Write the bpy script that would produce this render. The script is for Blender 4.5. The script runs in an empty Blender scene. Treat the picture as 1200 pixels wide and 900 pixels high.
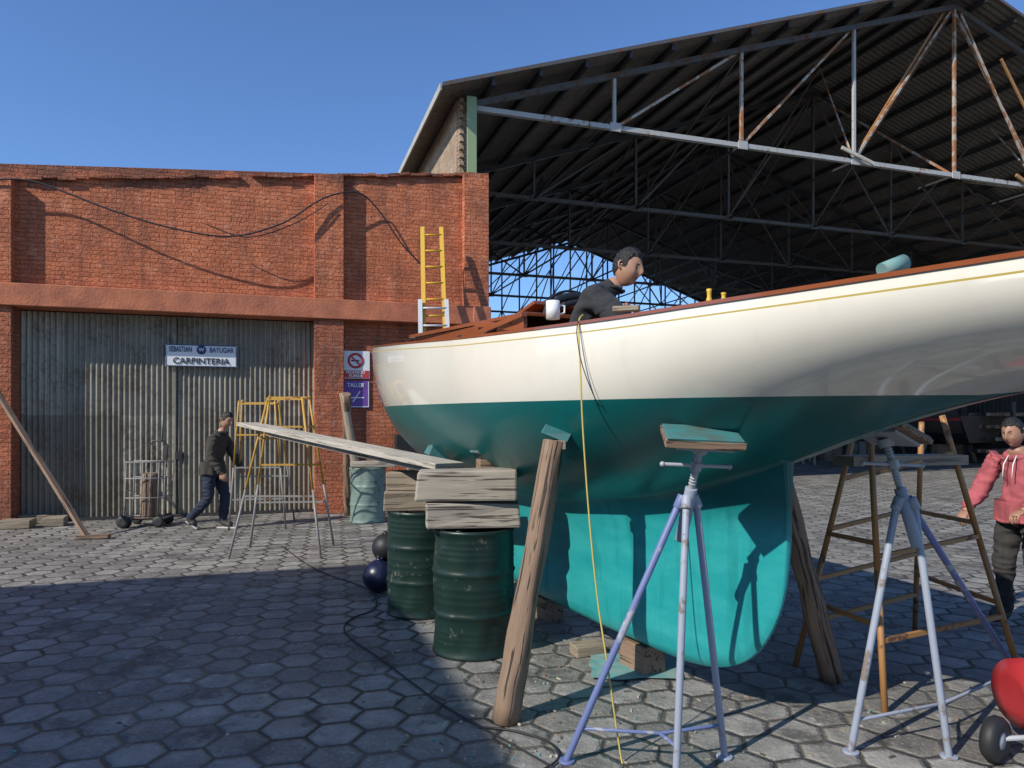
import bpy, bmesh, math, random
from mathutils import Vector, Matrix, noise
random.seed(7)
rad=math.radians
H=1.65; F=832.0; HZ=492.0
def pt(px,py,d): return Vector(((px-600)/F*d, d, H+(HZ-py)/F*d))
def gnd(px,py,z=0.0):
    d=F*(H-z)/(py-HZ); return Vector(((px-600)/F*d, d, z))
TH=rad(18)
RX=Vector((math.cos(TH),math.sin(TH),0)); PY=Vector((-math.sin(TH),math.cos(TH),0))
scene=bpy.context.scene
# ------------------------------------------------------------------ nodes
class NT:
    def __init__(s,name):
        s.mat=bpy.data.materials.new(name); s.mat.use_nodes=True
        s.t=s.mat.node_tree; s.n=s.t.nodes; s.l=s.t.links
        s.b=s.n['Principled BSDF']
    def put(s,sock,v):
        if isinstance(v,bpy.types.NodeSocket): s.l.new(v,sock)
        else: sock.default_value=v
    def m(s,op,a,b=0.0,c=None,clamp=False):
        n=s.n.new('ShaderNodeMath'); n.operation=op; n.use_clamp=clamp
        s.put(n.inputs[0],a); s.put(n.inputs[1],b)
        if c is not None: s.put(n.inputs[2],c)
        return n.outputs[0]
    def vm(s,op,a,b=(0,0,0),c=None,out=0):
        n=s.n.new('ShaderNodeVectorMath'); n.operation=op
        s.put(n.inputs[0],a)
        if op=='SCALE': s.put(n.inputs['Scale'],b)
        else:
            s.put(n.inputs[1],b)
        if c is not None: s.put(n.inputs[2],c)
        return n.outputs[out]
    def obj(s): return s.n.new('ShaderNodeTexCoord').outputs['Object']
    def lc(s):
        n=s.n.new('ShaderNodeAttribute'); n.attribute_name='lc'; return n.outputs['Vector']
    def mp(s,v,scale=(1,1,1),rot=(0,0,0),loc=(0,0,0)):
        n=s.n.new('ShaderNodeMapping'); s.put(n.inputs['Vector'],v)
        n.inputs['Scale'].default_value=scale; n.inputs['Rotation'].default_value=rot; n.inputs['Location'].default_value=loc
        return n.outputs[0]
    def noise(s,v,scale=5,detail=4,rough=.55,dist=0):
        n=s.n.new('ShaderNodeTexNoise'); s.put(n.inputs['Vector'],v)
        n.inputs['Scale'].default_value=scale; n.inputs['Detail'].default_value=min(detail,5)
        n.inputs['Roughness'].default_value=rough; n.inputs['Distortion'].default_value=dist
        return n.outputs['Fac']
    def ramp(s,f,stops):
        n=s.n.new('ShaderNodeValToRGB'); s.put(n.inputs[0],f)
        e=n.color_ramp.elements
        while len(e)<len(stops): e.new(.5)
        for i,(p,c) in enumerate(stops):
            e[i].position=p
            if not isinstance(c,(tuple,list)): c=(c,c,c)
            e[i].color=tuple(c)+(1,) if len(c)==3 else c
        return n.outputs[0]
    def mix(s,f,a,b,mode='MIX'):
        n=s.n.new('ShaderNodeMix'); n.data_type='RGBA'; n.blend_type=mode
        s.put(n.inputs[0],f)
        for i,v in ((6,a),(7,b)):
            if isinstance(v,(tuple,list)) and len(v)==3: v=tuple(v)+(1,)
            s.put(n.inputs[i],v)
        return n.outputs[2]
    def bump(s,h,strength=.3,dist=.01,prev=None):
        n=s.n.new('ShaderNodeBump'); n.inputs['Strength'].default_value=strength
        n.inputs['Distance'].default_value=dist; s.put(n.inputs['Height'],h)
        if prev is not None: s.l.new(prev,n.inputs['Normal'])
        return n.outputs[0]
    def set(s,col=None,rough=None,metal=None,nor=None,**k):
        if col is not None:
            if isinstance(col,(tuple,list)) and len(col)==3: col=tuple(col)+(1,)
            s.put(s.b.inputs['Base Color'],col)
        if rough is not None: s.put(s.b.inputs['Roughness'],rough)
        if metal is not None: s.put(s.b.inputs['Metallic'],metal)
        if nor is not None: s.l.new(nor,s.b.inputs['Normal'])
        for kk,v in k.items(): s.put(s.b.inputs[kk.replace('_',' ')],v)
        return s.mat
def basic(name,c,rough=.6,metal=0,var=.25,scale=6,bump=.15,c2=None,lo=.35,hi=.7,bd=.004,**k):
    t=NT(name); o=t.obj(); f=t.noise(o,scale,5,.6)
    if c2 is None: c2=tuple(x*(1-var) for x in c)
    col=t.mix(t.ramp(f,[(lo,0.),(hi,1.)]),c,c2)
    f2=t.noise(o,scale*9,3)
    return t.set(col,rough,metal,t.bump(f2,bump,bd),**k)
def wood(name,c1,c2,rough=.75,gs=11,crack=.5):
    t=NT(name); v=t.lc()
    w=t.noise(t.mp(v,(1.0,gs,gs)),2.2,5,.7,.35)
    fine=t.noise(t.mp(v,(2.5,gs*6,gs*6)),2.5,3,.6)
    big=t.noise(v,3.0,4,.6)
    cr=t.ramp(t.noise(t.mp(v,(.7,gs*1.8,gs*1.8)),2.8,3,.5,.3),[(.37,0.),(.42,1.)])
    col=t.mix(t.ramp(w,[(.25,0.),(.75,1.)]),c1,c2)
    col=t.mix(t.m('MULTIPLY',fine,.35),col,tuple(x*.5 for x in c1))
    col=t.mix(t.m('MULTIPLY',t.ramp(big,[(.35,0.),(.7,1.)]),.5),col,tuple(x*.5 for x in c1))
    col=t.mix(t.m('MULTIPLY',t.m('SUBTRACT',1.,cr),crack),col,(.03,.022,.015))
    h=t.m('ADD',t.m('MULTIPLY',w,.6),t.m('ADD',cr,t.m('MULTIPLY',fine,.3)))
    return t.set(col,rough,0,t.bump(h,.7,.008))
def painted_metal(name,c,rust=(.16,.06,.025),amt=.5,rough=.5,scale=9):
    t=NT(name); v=t.lc()
    f=t.noise(v,scale,5,.7); f2=t.noise(v,scale*.25,3); g=t.noise(v,3,4)
    s_=t.m('ADD',t.m('MULTIPLY',f,.65),t.m('MULTIPLY',f2,.35))
    lo=.66-amt*.22
    m_=t.ramp(s_,[(lo,0.),(lo+.05,1.)])
    col=t.mix(t.m('MULTIPLY',g,.5),c,tuple(x*.6 for x in c))
    col=t.mix(m_,col,rust)
    return t.set(col,t.m('ADD',rough,t.m('MULTIPLY',m_,.35)),0,t.bump(f,.3,.003))
def brick(name,c1,c2,mort,dirt=.5,topdark=True):
    t=NT(name); o=t.obj()
    s=t.n.new('ShaderNodeSeparateXYZ'); t.l.new(o,s.inputs[0])
    c=t.n.new('ShaderNodeCombineXYZ'); t.put(c.inputs[0],t.m('ADD',s.outputs[0],s.outputs[1])); t.put(c.inputs[1],s.outputs[2])
    wob=t.noise(o,9,3,.6); wc=wob.node.outputs['Color']
    v=t.vm('ADD',c.outputs[0],t.vm('SCALE',t.vm('SUBTRACT',wc,(.5,.5,.5)),.07))
    b=t.n.new('ShaderNodeTexBrick'); t.l.new(v,b.inputs['Vector'])
    b.inputs['Scale'].default_value=1; b.inputs['Brick Width'].default_value=.25; b.inputs['Row Height'].default_value=.072
    b.inputs['Mortar Size'].default_value=.010; b.inputs['Mortar Smooth'].default_value=1.
    b.inputs['Color1'].default_value=c1+(1,); b.inputs['Color2'].default_value=c2+(1,); b.inputs['Mortar'].default_value=mort+(1,)
    n1=t.noise(o,1.3,5,.7); n2=t.noise(o,22,4,.75); n3=t.noise(t.mp(o,(2.2,2.2,.5)),1.5,4,.6); n4=t.noise(o,5,5,.75)
    col=t.mix(t.m('MULTIPLY',t.ramp(n1,[(.38,0.),(.66,1.)]),.65),b.outputs['Color'],tuple(x*.55 for x in c2))
    col=t.mix(t.m('MULTIPLY',t.ramp(n4,[(.54,0.),(.62,1.)]),.45),col,(min(1,c1[0]*1.05+.03),c1[1]*1.4+.04,c1[2]*1.8+.05))
    col=t.mix(t.m('MULTIPLY',t.ramp(n2,[(.5,0.),(.66,1.)]),.5),col,tuple(min(1,x*1.2+.02) for x in c1))
    col=t.mix(t.m('MULTIPLY',t.ramp(n3,[(.50,0.),(.68,1.)]),dirt),col,(.11,.055,.04))
    sp=t.ramp(t.noise(o,30,4,.65),[(.60,0.),(.66,1.)])
    col=t.mix(t.m('MULTIPLY',sp,.7),col,(.08,.035,.025))
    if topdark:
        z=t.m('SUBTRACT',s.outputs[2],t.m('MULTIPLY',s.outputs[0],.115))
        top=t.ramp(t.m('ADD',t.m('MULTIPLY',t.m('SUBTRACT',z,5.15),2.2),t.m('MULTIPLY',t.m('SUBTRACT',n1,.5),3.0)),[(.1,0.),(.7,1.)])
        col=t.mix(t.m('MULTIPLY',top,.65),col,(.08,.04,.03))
    h=t.m('ADD',t.m('MULTIPLY',t.m('SUBTRACT',1.,b.outputs['Fac']),.7),t.m('ADD',t.m('MULTIPLY',n2,1.4),t.m('MULTIPLY',n4,2.2)))
    return t.set(col,.88,0,t.bump(h,.9,.022))
def corrugated(name,c,c2,rust,amt=.4,rough=.55,metal=.3,ux=1.22,uz=.58):
    t=NT(name); o=t.obj()
    st=t.noise(t.mp(o,(5,5,.35)),1.6,5,.65); n=t.noise(o,2.2,5,.65); f=t.noise(o,14,4,.7)
    s=t.n.new('ShaderNodeSeparateXYZ'); t.l.new(o,s.inputs[0])
    pan=t.n.new('ShaderNodeTexWhiteNoise'); pan.noise_dimensions='2D'
    c3=t.n.new('ShaderNodeCombineXYZ'); t.put(c3.inputs[0],t.m('FLOOR',t.m('MULTIPLY',s.outputs[0],ux))); t.put(c3.inputs[1],t.m('FLOOR',t.m('MULTIPLY',s.outputs[2],uz)))
    t.l.new(c3.outputs[0],pan.inputs['Vector'])
    col=t.mix(pan.outputs['Value'],c,c2)
    col=t.mix(t.m('MULTIPLY',t.ramp(st,[(.42,0.),(.7,1.)]),.75),col,tuple(x*.4 for x in c))
    col=t.mix(t.m('MULTIPLY',t.ramp(t.m('MULTIPLY',t.m('ADD',n,f),.5),[(.48,0.),(.6,1.)]),amt),col,rust)
    return t.set(col,rough,metal,t.bump(f,.3,.003))
# ------------------------------------------------------------------ builder
class B:
    def __init__(s): s.v=[];s.f=[];s.mi=[];s.sm=[];s.lc=[];s.mats=[]
    def midx(s,m):
        if m not in s.mats: s.mats.append(m)
        return s.mats.index(m)
    def add(s,vs,fs,m,smooth=False,lc=None):
        o=len(s.v); k=s.midx(m)
        s.v+= [Vector(v) for v in vs]
        if lc is None: lc=[tuple(v) for v in vs]
        r=(random.uniform(0,50),random.uniform(0,50),random.uniform(0,50))
        s.lc+=[(a[0]+r[0],a[1]+r[1],a[2]+r[2]) for a in lc]
        for f in fs:
            s.f.append([i+o for i in f]); s.mi.append(k); s.sm.append(smooth)
    def box(s,c,sz,m,R=None,jit=0):
        c=Vector(c); vs=[];lc=[]
        ax=sorted(range(3),key=lambda i:-sz[i])
        for x in(-.5,.5):
            for y in(-.5,.5):
                for z in(-.5,.5):
                    p=Vector((x*sz[0],y*sz[1],z*sz[2]))+Vector([random.uniform(-jit,jit) for _ in range(3)])
                    lc.append((p[ax[0]],p[ax[1]],p[ax[2]]))
                    if R is not None: p=R@p
                    vs.append(c+p)
        s.add(vs,[(0,1,3,2),(4,6,7,5),(0,4,5,1),(2,3,7,6),(0,2,6,4),(1,5,7,3)],m,False,lc)
    def beam(s,p1,p2,w,h,m,up=(0,0,1),jit=0):
        p1=Vector(p1);p2=Vector(p2); d=p2-p1; L=d.length; x=d.normalized(); up=Vector(up)
        if abs(x.dot(up))>.98: up=Vector((1,0,0)) if abs(x.x)<.9 else Vector((0,1,0))
        y=up.cross(x).normalized(); z=x.cross(y)
        R=Matrix((x,y,z)).transposed()
        s.box((p1+p2)/2,(L,w,h),m,R,jit)
    def tube(s,pts,r,m,n=10,caps=True,wob=0):
        pts=[Vector(p) for p in pts]; N=len(pts)
        rs=r if isinstance(r,(list,tuple)) else [r]*N
        vs=[];lc=[];L=0; prev=None
        for i,p in enumerate(pts):
            t=(pts[min(i+1,N-1)]-pts[max(i-1,0)]).normalized()
            if prev is None:
                a=Vector((0,0,1)) if abs(t.z)<.9 else Vector((1,0,0)); u=t.cross(a).normalized()
            else:
                u=(prev-t*prev.dot(t)).normalized()
            prev=u; w=t.cross(u)
            if i: L+=(p-pts[i-1]).length
            for k in range(n):
                a=2*math.pi*k/n; rr=rs[i]*(1+(wob*noise.noise(Vector((math.cos(a)*1.5+p.x*3,math.sin(a)*1.5+p.y*3,p.z*3))) if wob else 0))
                q=u*math.cos(a)*rr+w*math.sin(a)*rr
                vs.append(p+q); lc.append((L,math.cos(a)*rr,math.sin(a)*rr))
        fs=[]
        for i in range(N-1):
            for k in range(n):
                fs.append((i*n+k,i*n+(k+1)%n,(i+1)*n+(k+1)%n,(i+1)*n+k))
        s.add(vs,fs,m,True,lc)
        if caps:
            o=len(s.v)-len(vs); k=s.midx(m)
            s.f.append([o+i for i in range(n)][::-1]); s.mi.append(k); s.sm.append(False)
            s.f.append([o+(N-1)*n+i for i in range(n)]); s.mi.append(k); s.sm.append(False)
    def cyl(s,p1,p2,r1,m,r2=None,n=16,**k):
        s.tube([p1,p2],[r1,r1 if r2 is None else r2],m,n,**k)
    def log(s,p1,p2,r1,r2,m,n=22):
        p1=Vector(p1);p2=Vector(p2); k=16
        pts=[p1.lerp(p2,i/k)+Vector([random.uniform(-1,1)*.002 for _ in range(3)]) for i in range(k+1)]
        s.tube(pts,[r1+(r2-r1)*i/k for i in range(k+1)],m,n,wob=.2)
    def lathe(s,c,prof,m,n=32,R=None,smooth=True):
        c=Vector(c); vs=[]
        for r,z in prof:
            for k in range(n):
                a=2*math.pi*k/n; p=Vector((r*math.cos(a),r*math.sin(a),z))
                if R is not None: p=R@p
                vs.append(c+p)
        fs=[(i*n+k,i*n+(k+1)%n,(i+1)*n+(k+1)%n,(i+1)*n+k) for i in range(len(prof)-1) for k in range(n)]
        s.add(vs,fs,m,smooth)
    def ell(s,c,r,m,R=None,n=16):
        prof=[(math.sin(math.pi*i/n),-math.cos(math.pi*i/n)) for i in range(n+1)]
        c=Vector(c); vs=[]
        for q,z in prof:
            for k in range(n):
                a=2*math.pi*k/n; p=Vector((q*math.cos(a)*r[0],q*math.sin(a)*r[1],z*r[2]))
                if R is not None: p=R@p
                vs.append(c+p)
        s.add(vs,[(i*n+k,i*n+(k+1)%n,(i+1)*n+(k+1)%n,(i+1)*n+k) for i in range(n) for k in range(n)],m,True)
    def sheet(s,fn,nu,nv,m,smooth=True):
        vs=[fn(i/nu,j/nv) for j in range(nv+1) for i in range(nu+1)]
        s.add(vs,[(j*(nu+1)+i,j*(nu+1)+i+1,(j+1)*(nu+1)+i+1,(j+1)*(nu+1)+i) for j in range(nv) for i in range(nu)],m,smooth)
    def done(s,name,parent=None,bevel=0,loc=None,rot=None):
        me=bpy.data.meshes.new(name); me.from_pydata(s.v,[],s.f)
        for m in s.mats: me.materials.append(m)
        me.polygons.foreach_set('material_index',s.mi); me.polygons.foreach_set('use_smooth',s.sm)
        a=me.attributes.new('lc','FLOAT_VECTOR','POINT'); a.data.foreach_set('vector',[x for c in s.lc for x in c])
        me.update()
        bm=bmesh.new(); bm.from_mesh(me); bmesh.ops.recalc_face_normals(bm,faces=bm.faces); bm.to_mesh(me); bm.free()
        ob=bpy.data.objects.new(name,me); scene.collection.objects.link(ob)
        if parent: ob.parent=parent
        if loc is not None: ob.location=loc
        if rot is not None: ob.rotation_euler=rot
        if bevel:
            b=ob.modifiers.new('bevel','BEVEL'); b.width=bevel; b.segments=2; b.limit_method='ANGLE'; b.angle_limit=rad(50)
        return ob
def empty(name,loc=(0,0,0),rz=0):
    e=bpy.data.objects.new(name,None); scene.collection.objects.link(e); e.location=loc; e.rotation_euler=(0,0,rz); e.empty_display_size=.3
    return e
def text(name,body,size,mat,parent,loc,rot=(math.pi/2,0,0),sx=1):
    c=bpy.data.curves.new(name,'FONT'); c.body=body; c.size=size; c.align_x='CENTER'; c.align_y='CENTER'; c.extrude=.002; c.offset=.0015
    c.materials.append(mat); o=bpy.data.objects.new(name,c); scene.collection.objects.link(o); o.parent=parent; o.location=loc; o.rotation_euler=rot; o.scale=(sx,1,1)
    return o
# ------------------------------------------------------------------ materials
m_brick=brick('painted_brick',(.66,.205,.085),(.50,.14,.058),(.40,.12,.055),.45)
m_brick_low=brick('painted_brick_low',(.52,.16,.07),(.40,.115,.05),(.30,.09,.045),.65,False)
m_rawbrick=brick('raw_brick',(.50,.36,.24),(.42,.27,.16),(.50,.45,.36),.15,False)
m_lintel=basic('painted_concrete',(.54,.18,.085),.85,0,scale=3,bump=.6,c2=(.32,.105,.058),bd=.012)
m_door=corrugated('door_sheet',(.44,.40,.31),(.22,.20,.155),(.13,.085,.05),.65)
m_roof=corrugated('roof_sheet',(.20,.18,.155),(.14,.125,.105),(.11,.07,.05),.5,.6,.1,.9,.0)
m_roofw=corrugated('side_sheet',(.08,.072,.065),(.055,.05,.046),(.06,.035,.025),.5,.7,.1)
m_darksteel=painted_metal('dark_steel',(.04,.038,.038),amt=.25,rust=(.07,.03,.02))
m_truss=painted_metal('white_rusty_steel',(.46,.45,.42),(.22,.10,.05),.45)
m_trussr=painted_metal('rusty_strut_steel',(.46,.40,.33),(.30,.13,.055),.85,scale=5)
m_truss2=painted_metal('grey_steel',(.10,.095,.09),(.12,.055,.03),.6)
m_greenpost=painted_metal('green_post_paint',(.30,.38,.20),amt=.1)
m_fascia=basic('fascia_paint',(.42,.40,.35),.7,scale=4)
m_oldwood=wood('weathered_wood',(.40,.33,.24),(.25,.19,.13))
m_logwood=wood('post_wood',(.36,.24,.16),(.18,.11,.07),crack=.95)
m_beamwood=wood('beam_wood',(.50,.44,.36),(.32,.265,.20),crack=.85,gs=12)
m_plank=wood('plank_wood',(.60,.55,.46),(.45,.40,.32),crack=.4)
m_yellow=painted_metal('yellow_paint',(.55,.31,.05),(.20,.10,.05),.35)
m_orange=painted_metal('ochre_paint',(.40,.20,.07),(.12,.06,.035),.45)
m_lyellow=painted_metal('ladder_yellow',(.72,.42,.03),amt=.0)
m_alu=painted_metal('aluminium',(.6,.6,.6),(.4,.39,.38),.1,rough=.35)
m_grey=painted_metal('grey_paint',(.26,.25,.24),(.15,.08,.05),.4)
m_blue=painted_metal('stand_blue',(.15,.19,.38),(.33,.34,.38),.5)
m_standgrey=painted_metal('stand_grey',(.33,.37,.45),(.20,.16,.14),.4)
m_screw=painted_metal('screw_steel',(.40,.42,.44),(.22,.17,.13),.25)
m_drum=painted_metal('drum_green',(.010,.028,.021),(.085,.09,.075),.30,rough=.38,scale=14)
m_drum2=painted_metal('drum_pale',(.17,.24,.21),(.10,.07,.05),.4)
m_tealpad=basic('pad_teal',(.035,.22,.23),.7,scale=9,c2=(.09,.11,.095))
m_black=basic('black_rubber',(.02,.02,.022),.6)
m_dark=basic('dark_cover',(.015,.016,.018),.55)
m_white=basic('white_paint',(.78,.78,.76),.45,var=.08)
m_dull=basic('dusty_grey_paint',(.10,.10,.10),.7,var=.3)
m_dull2=basic('dusty_brown_cover',(.08,.055,.042),.8,var=.3)
m_red=basic('red_enamel',(.40,.03,.035),.3,var=.2)
m_redsign=basic('sign_red',(.55,.04,.04),.5,var=.1)
m_navy=basic('sign_navy',(.03,.06,.16),.5,var=.1)
m_purple=basic('sign_purple',(.16,.07,.32),.5,var=.1)
m_ink=basic('sign_ink',(.02,.02,.03),.6)
m_hose=basic('yellow_hose',(.55,.44,.12),.5,var=.15)
m_fender=basic('navy_vinyl',(.010,.014,.045),.35)
m_tealmat=basic('teal_cloth',(.10,.30,.29),.8,scale=12,c2=(.24,.30,.27))
def varnish():
    t=NT('varnished_mahogany'); o=t.obj()
    w=t.noise(t.mp(o,(2,9,20),rot=(0,0,rad(25))),2,5,.6,.5)
    return t.set(t.mix(w,(.34,.10,.035),(.18,.048,.02)),.18,0,Coat_Weight=.6,Coat_Roughness=.05)
m_mahog=varnish()
def topsides():
    t=NT('cream_topsides'); o=t.obj()
    n=t.noise(o,1.7,5,.6); f=t.noise(o,30,3)
    c=(.85,.805,.69); c2=(.80,.755,.64)
    col=t.mix(t.ramp(n,[(.4,0.),(.75,1.)]),c,c2)
    st=t.noise(t.mp(o,(6,6,.7)),2,4,.6)
    col=t.mix(t.m('MULTIPLY',t.ramp(st,[(.58,0.),(.8,1.)]),.2),col,tuple(x*.7 for x in c2))
    return t.set(col,t.m('ADD',.10,t.m('MULTIPLY',f,.08)),0,t.bump(t.noise(o,2.5,2),.07,.02),Coat_Weight=.9,Coat_Roughness=.03)
def antifoul():
    t=NT('teal_antifoul'); o=t.obj()
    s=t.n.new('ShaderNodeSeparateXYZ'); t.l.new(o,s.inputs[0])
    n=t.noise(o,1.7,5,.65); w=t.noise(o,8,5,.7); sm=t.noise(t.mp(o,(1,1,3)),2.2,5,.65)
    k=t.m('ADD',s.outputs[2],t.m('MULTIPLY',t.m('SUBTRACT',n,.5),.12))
    zone=t.n.new('ShaderNodeMapRange'); zone.inputs[1].default_value=1.02; zone.inputs[2].default_value=1.22; t.l.new(k,zone.inputs[0])  # height split: sunlit keel and self-shaded bottom above it painted into the teal
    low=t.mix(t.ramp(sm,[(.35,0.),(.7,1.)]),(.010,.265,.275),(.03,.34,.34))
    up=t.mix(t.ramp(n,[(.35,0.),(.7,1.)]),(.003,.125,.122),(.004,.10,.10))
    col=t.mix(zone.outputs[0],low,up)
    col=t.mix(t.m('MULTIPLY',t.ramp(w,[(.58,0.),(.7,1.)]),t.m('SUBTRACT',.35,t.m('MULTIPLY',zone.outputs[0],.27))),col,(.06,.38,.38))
    st=t.noise(t.mp(o,(5,5,.6)),2,4,.6)
    col=t.mix(t.m('MULTIPLY',t.ramp(st,[(.54,0.),(.72,1.)]),.4),col,(.004,.11,.11))
    return t.set(col,t.m('SUBTRACT',.45,t.m('MULTIPLY',zone.outputs[0],.17)),0,t.bump(w,.12,.006))
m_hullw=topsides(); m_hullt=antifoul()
m_stripe=basic('cove_stripe_gold',(.50,.38,.09),.4,var=.1)
m_deck=wood('deck_teak',(.38,.28,.18),(.28,.19,.12),crack=.3)
# ------------------------------------------------------------------ ground
def hexmat():
    t=NT('hex_concrete_pavers'); o=t.obj()
    wv=t.noise(o,1.1,2); wc=wv.node.outputs['Color']
    p=t.vm('ADD',o,t.vm('SCALE',t.vm('SUBTRACT',wc,(.5,.5,.5)),.07))
    S=.275
    p=t.mp(p,(1/S,1/S,0),rot=(0,0,rad(90-14)))
    p=t.vm('MULTIPLY',p,(1,1,0))
    r=(1,1.7320508,1); h=(.5,.8660254,0)
    a=t.vm('SUBTRACT',t.vm('WRAP',p,r,(0,0,0)),h)
    b=t.vm('SUBTRACT',t.vm('WRAP',t.vm('SUBTRACT',p,h),r,(0,0,0)),h)
    a=t.vm('MULTIPLY',a,(1,1,0)); b=t.vm('MULTIPLY',b,(1,1,0))
    la=t.vm('LENGTH',a,out=1); lb=t.vm('LENGTH',b,out=1)
    sel=t.m('LESS_THAN',la,lb)
    mx=t.n.new('ShaderNodeMix'); mx.data_type='VECTOR'; t.put(mx.inputs[0],sel); t.put(mx.inputs[4],b); t.put(mx.inputs[5],a)
    gv=mx.outputs[1]; idv=t.vm('SUBTRACT',p,gv)
    idv=t.vm('SNAP',t.vm('ADD',idv,(.1,.1,0)),(.25,.25,1))
    ag=t.vm('ABSOLUTE',gv)
    d1=t.vm('DOT_PRODUCT',ag,(.5,.8660254,0),out=1)
    s=t.n.new('ShaderNodeSeparateXYZ'); t.l.new(ag,s.inputs[0])
    dist=t.m('MAXIMUM',d1,s.outputs[0])
    n_f=t.noise(o,45,4,.7); n_m=t.noise(o,7,5,.7); n_l=t.noise(o,.55,5,.65)
    wn=t.n.new('ShaderNodeTexWhiteNoise'); t.l.new(idv,wn.inputs['Vector'])
    ws=t.n.new('ShaderNodeSeparateColor'); t.l.new(wn.outputs['Color'],ws.inputs[0])
    edge=t.m('ADD',t.m('SUBTRACT',t.m('SUBTRACT',.5,t.m('MULTIPLY',ws.outputs[0],.025)),dist),t.m('MULTIPLY',t.m('SUBTRACT',t.noise(o,14,4,.7),.5),.12))
    e=t.ramp(edge,[(.010,0.),(.05,1.)])
    base=t.ramp(wn.outputs['Value'],[(0.,(.165,.155,.138)),(.5,(.26,.246,.22)),(1.,(.37,.352,.32))])
    pn=t.noise(t.vm('ADD',o,t.vm('SCALE',wn.outputs['Color'],9.)),5,5,.75)
    base=t.mix(t.m('MULTIPLY',t.ramp(pn,[(.42,0.),(.65,1.)]),.6),base,(.10,.094,.084))
    base=t.mix(t.m('MULTIPLY',t.ramp(n_l,[(.40,0.),(.62,1.)]),.55),base,(.105,.098,.085))
    base=t.mix(t.m('MULTIPLY',t.ramp(n_m,[(.45,0.),(.7,1.)]),.5),base,(.12,.112,.10))
    dust=t.ramp(t.noise(o,.9,5,.75),[(.50,0.),(.66,1.)])
    base=t.mix(t.m('MULTIPLY',dust,.5),base,(.44,.415,.365))
    base=t.mix(t.m('MULTIPLY',t.ramp(n_f,[(.5,0.),(.66,1.)]),.45),base,(.42,.40,.37))
    dk=t.ramp(t.noise(o,1.7,5,.75),[(.55,0.),(.62,1.)])
    base=t.mix(t.m('MULTIPLY',dk,.6),base,(.045,.041,.037))
    spl=t.ramp(t.noise(o,3.2,5,.78),[(.62,0.),(.66,1.)])
    base=t.mix(t.m('MULTIPLY',spl,.55),base,(.50,.49,.46))
    gapc=t.mix(t.ramp(n_l,[(.4,0.),(.6,1.)]),(.028,.025,.021),(.15,.135,.105))
    col=t.mix(e,gapc,base)
    hgt=t.m('ADD',t.m('MULTIPLY',t.ramp(edge,[(.0,0.),(.09,1.)]),1.),t.m('ADD',t.m('MULTIPLY',wn.outputs['Value'],.6),t.m('MULTIPLY',n_m,1.0)))
    nb=t.bump(hgt,.9,.02); nb=t.bump(n_f,.8,.008,nb)
    rg=t.ramp(n_l,[(.3,.48),(.7,.8)])
    return t.set(col,rg,0,nb)
b=B(); b.add([(-250,-60,0),(250,-60,0),(250,500,0),(-250,500,0)],[(0,1,2,3)],hexmat()); b.done('paved_yard_ground')
# ------------------------------------------------------------------ brick building
BO=Vector((-8.0,11.1,0))
def wp(px,py,off=0):
    q=(px-600)/F; A=BO-PY*off
    t=(A.y*q-A.x)/(RX.x-RX.y*q); d=A.y+RX.y*t
    return Vector((t,-off,H+(HZ-py)/F*d))
bb=empty('brick_workshop_building',BO,TH)
b=B()
def topz(t): return 5.36+max(0,t)*.115
def wallseg(t0,t1,y0,y1,z0,m,z1=None,dz=0):
    a=topz(t0)+dz if z1 is None else z1; c=topz(t1)+dz if z1 is None else z1
    vs=[(t0,y0,z0),(t1,y0,z0),(t1,y1,z0),(t0,y1,z0),(t0,y0,a),(t1,y0,c),(t1,y1,c),(t0,y1,a)]
    b.add(vs,[(0,1,5,4),(1,2,6,5),(2,3,7,6),(3,0,4,7),(4,5,6,7),(0,3,2,1)],m)
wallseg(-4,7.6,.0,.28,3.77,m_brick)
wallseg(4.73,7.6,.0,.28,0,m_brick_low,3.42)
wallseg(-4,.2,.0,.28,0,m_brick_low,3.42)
for (a,c) in ((-.55,.2),(4.73,5.23),(7.42,7.9)):
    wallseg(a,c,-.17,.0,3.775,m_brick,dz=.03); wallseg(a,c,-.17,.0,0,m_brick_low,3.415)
wallseg(7.6,7.9,.002,.28,0,m_brick_low)
b.done('walls',bb,.008)
b=B()
b.box((1.8,.02,3.595),(11.6,.5,.35),m_lintel); b.box((7.75,-.03,3.595),(.34,.44,.348),m_lintel)
b.done('lintel_beam',bb,.012)
b=B()
Rs=Matrix.Rotation(-math.atan(.115),3,'Y')
t=-4
while t<7.85:
    w=random.uniform(.18,.29); z=topz(t+w/2)+.05+random.uniform(-.010,.016)
    if random.random()>.05: b.box((t+w/2,.11+random.uniform(-.015,.01),z),(w-.008,.35,.055),m_brick,Rs if t>0 else None,jit=.009)
    t+=w
b.done('coping_bricks',bb,.008)
b=B()
def doorfn(u,v):
    x=.2+u*4.53; k=.004*math.sin(x*1.9)+.006*math.sin(v*7+x); return Vector((x,.22+k+.017*math.sin(x*2*math.pi/.082),.02+v*3.38))
b.sheet(doorfn,560,8,m_door)
b.box((2.45,.19,1.7),(.05,.02,3.3),m_door); b.box((2.52,.18,1.05),(.10,.03,.14),m_darksteel)
b.box((2.45,.2,.03),(4.5,.05,.05),m_darksteel)
b.done('corrugated_door',bb)
b=B()
b.box((.9,6,2.4),(9.8,11.2,4.8),m_brick_low)
b.box((1.0,6,5.0),(10.6,11.4,.15),m_roofw)
b.done('rear_block_and_roof',bb)
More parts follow.
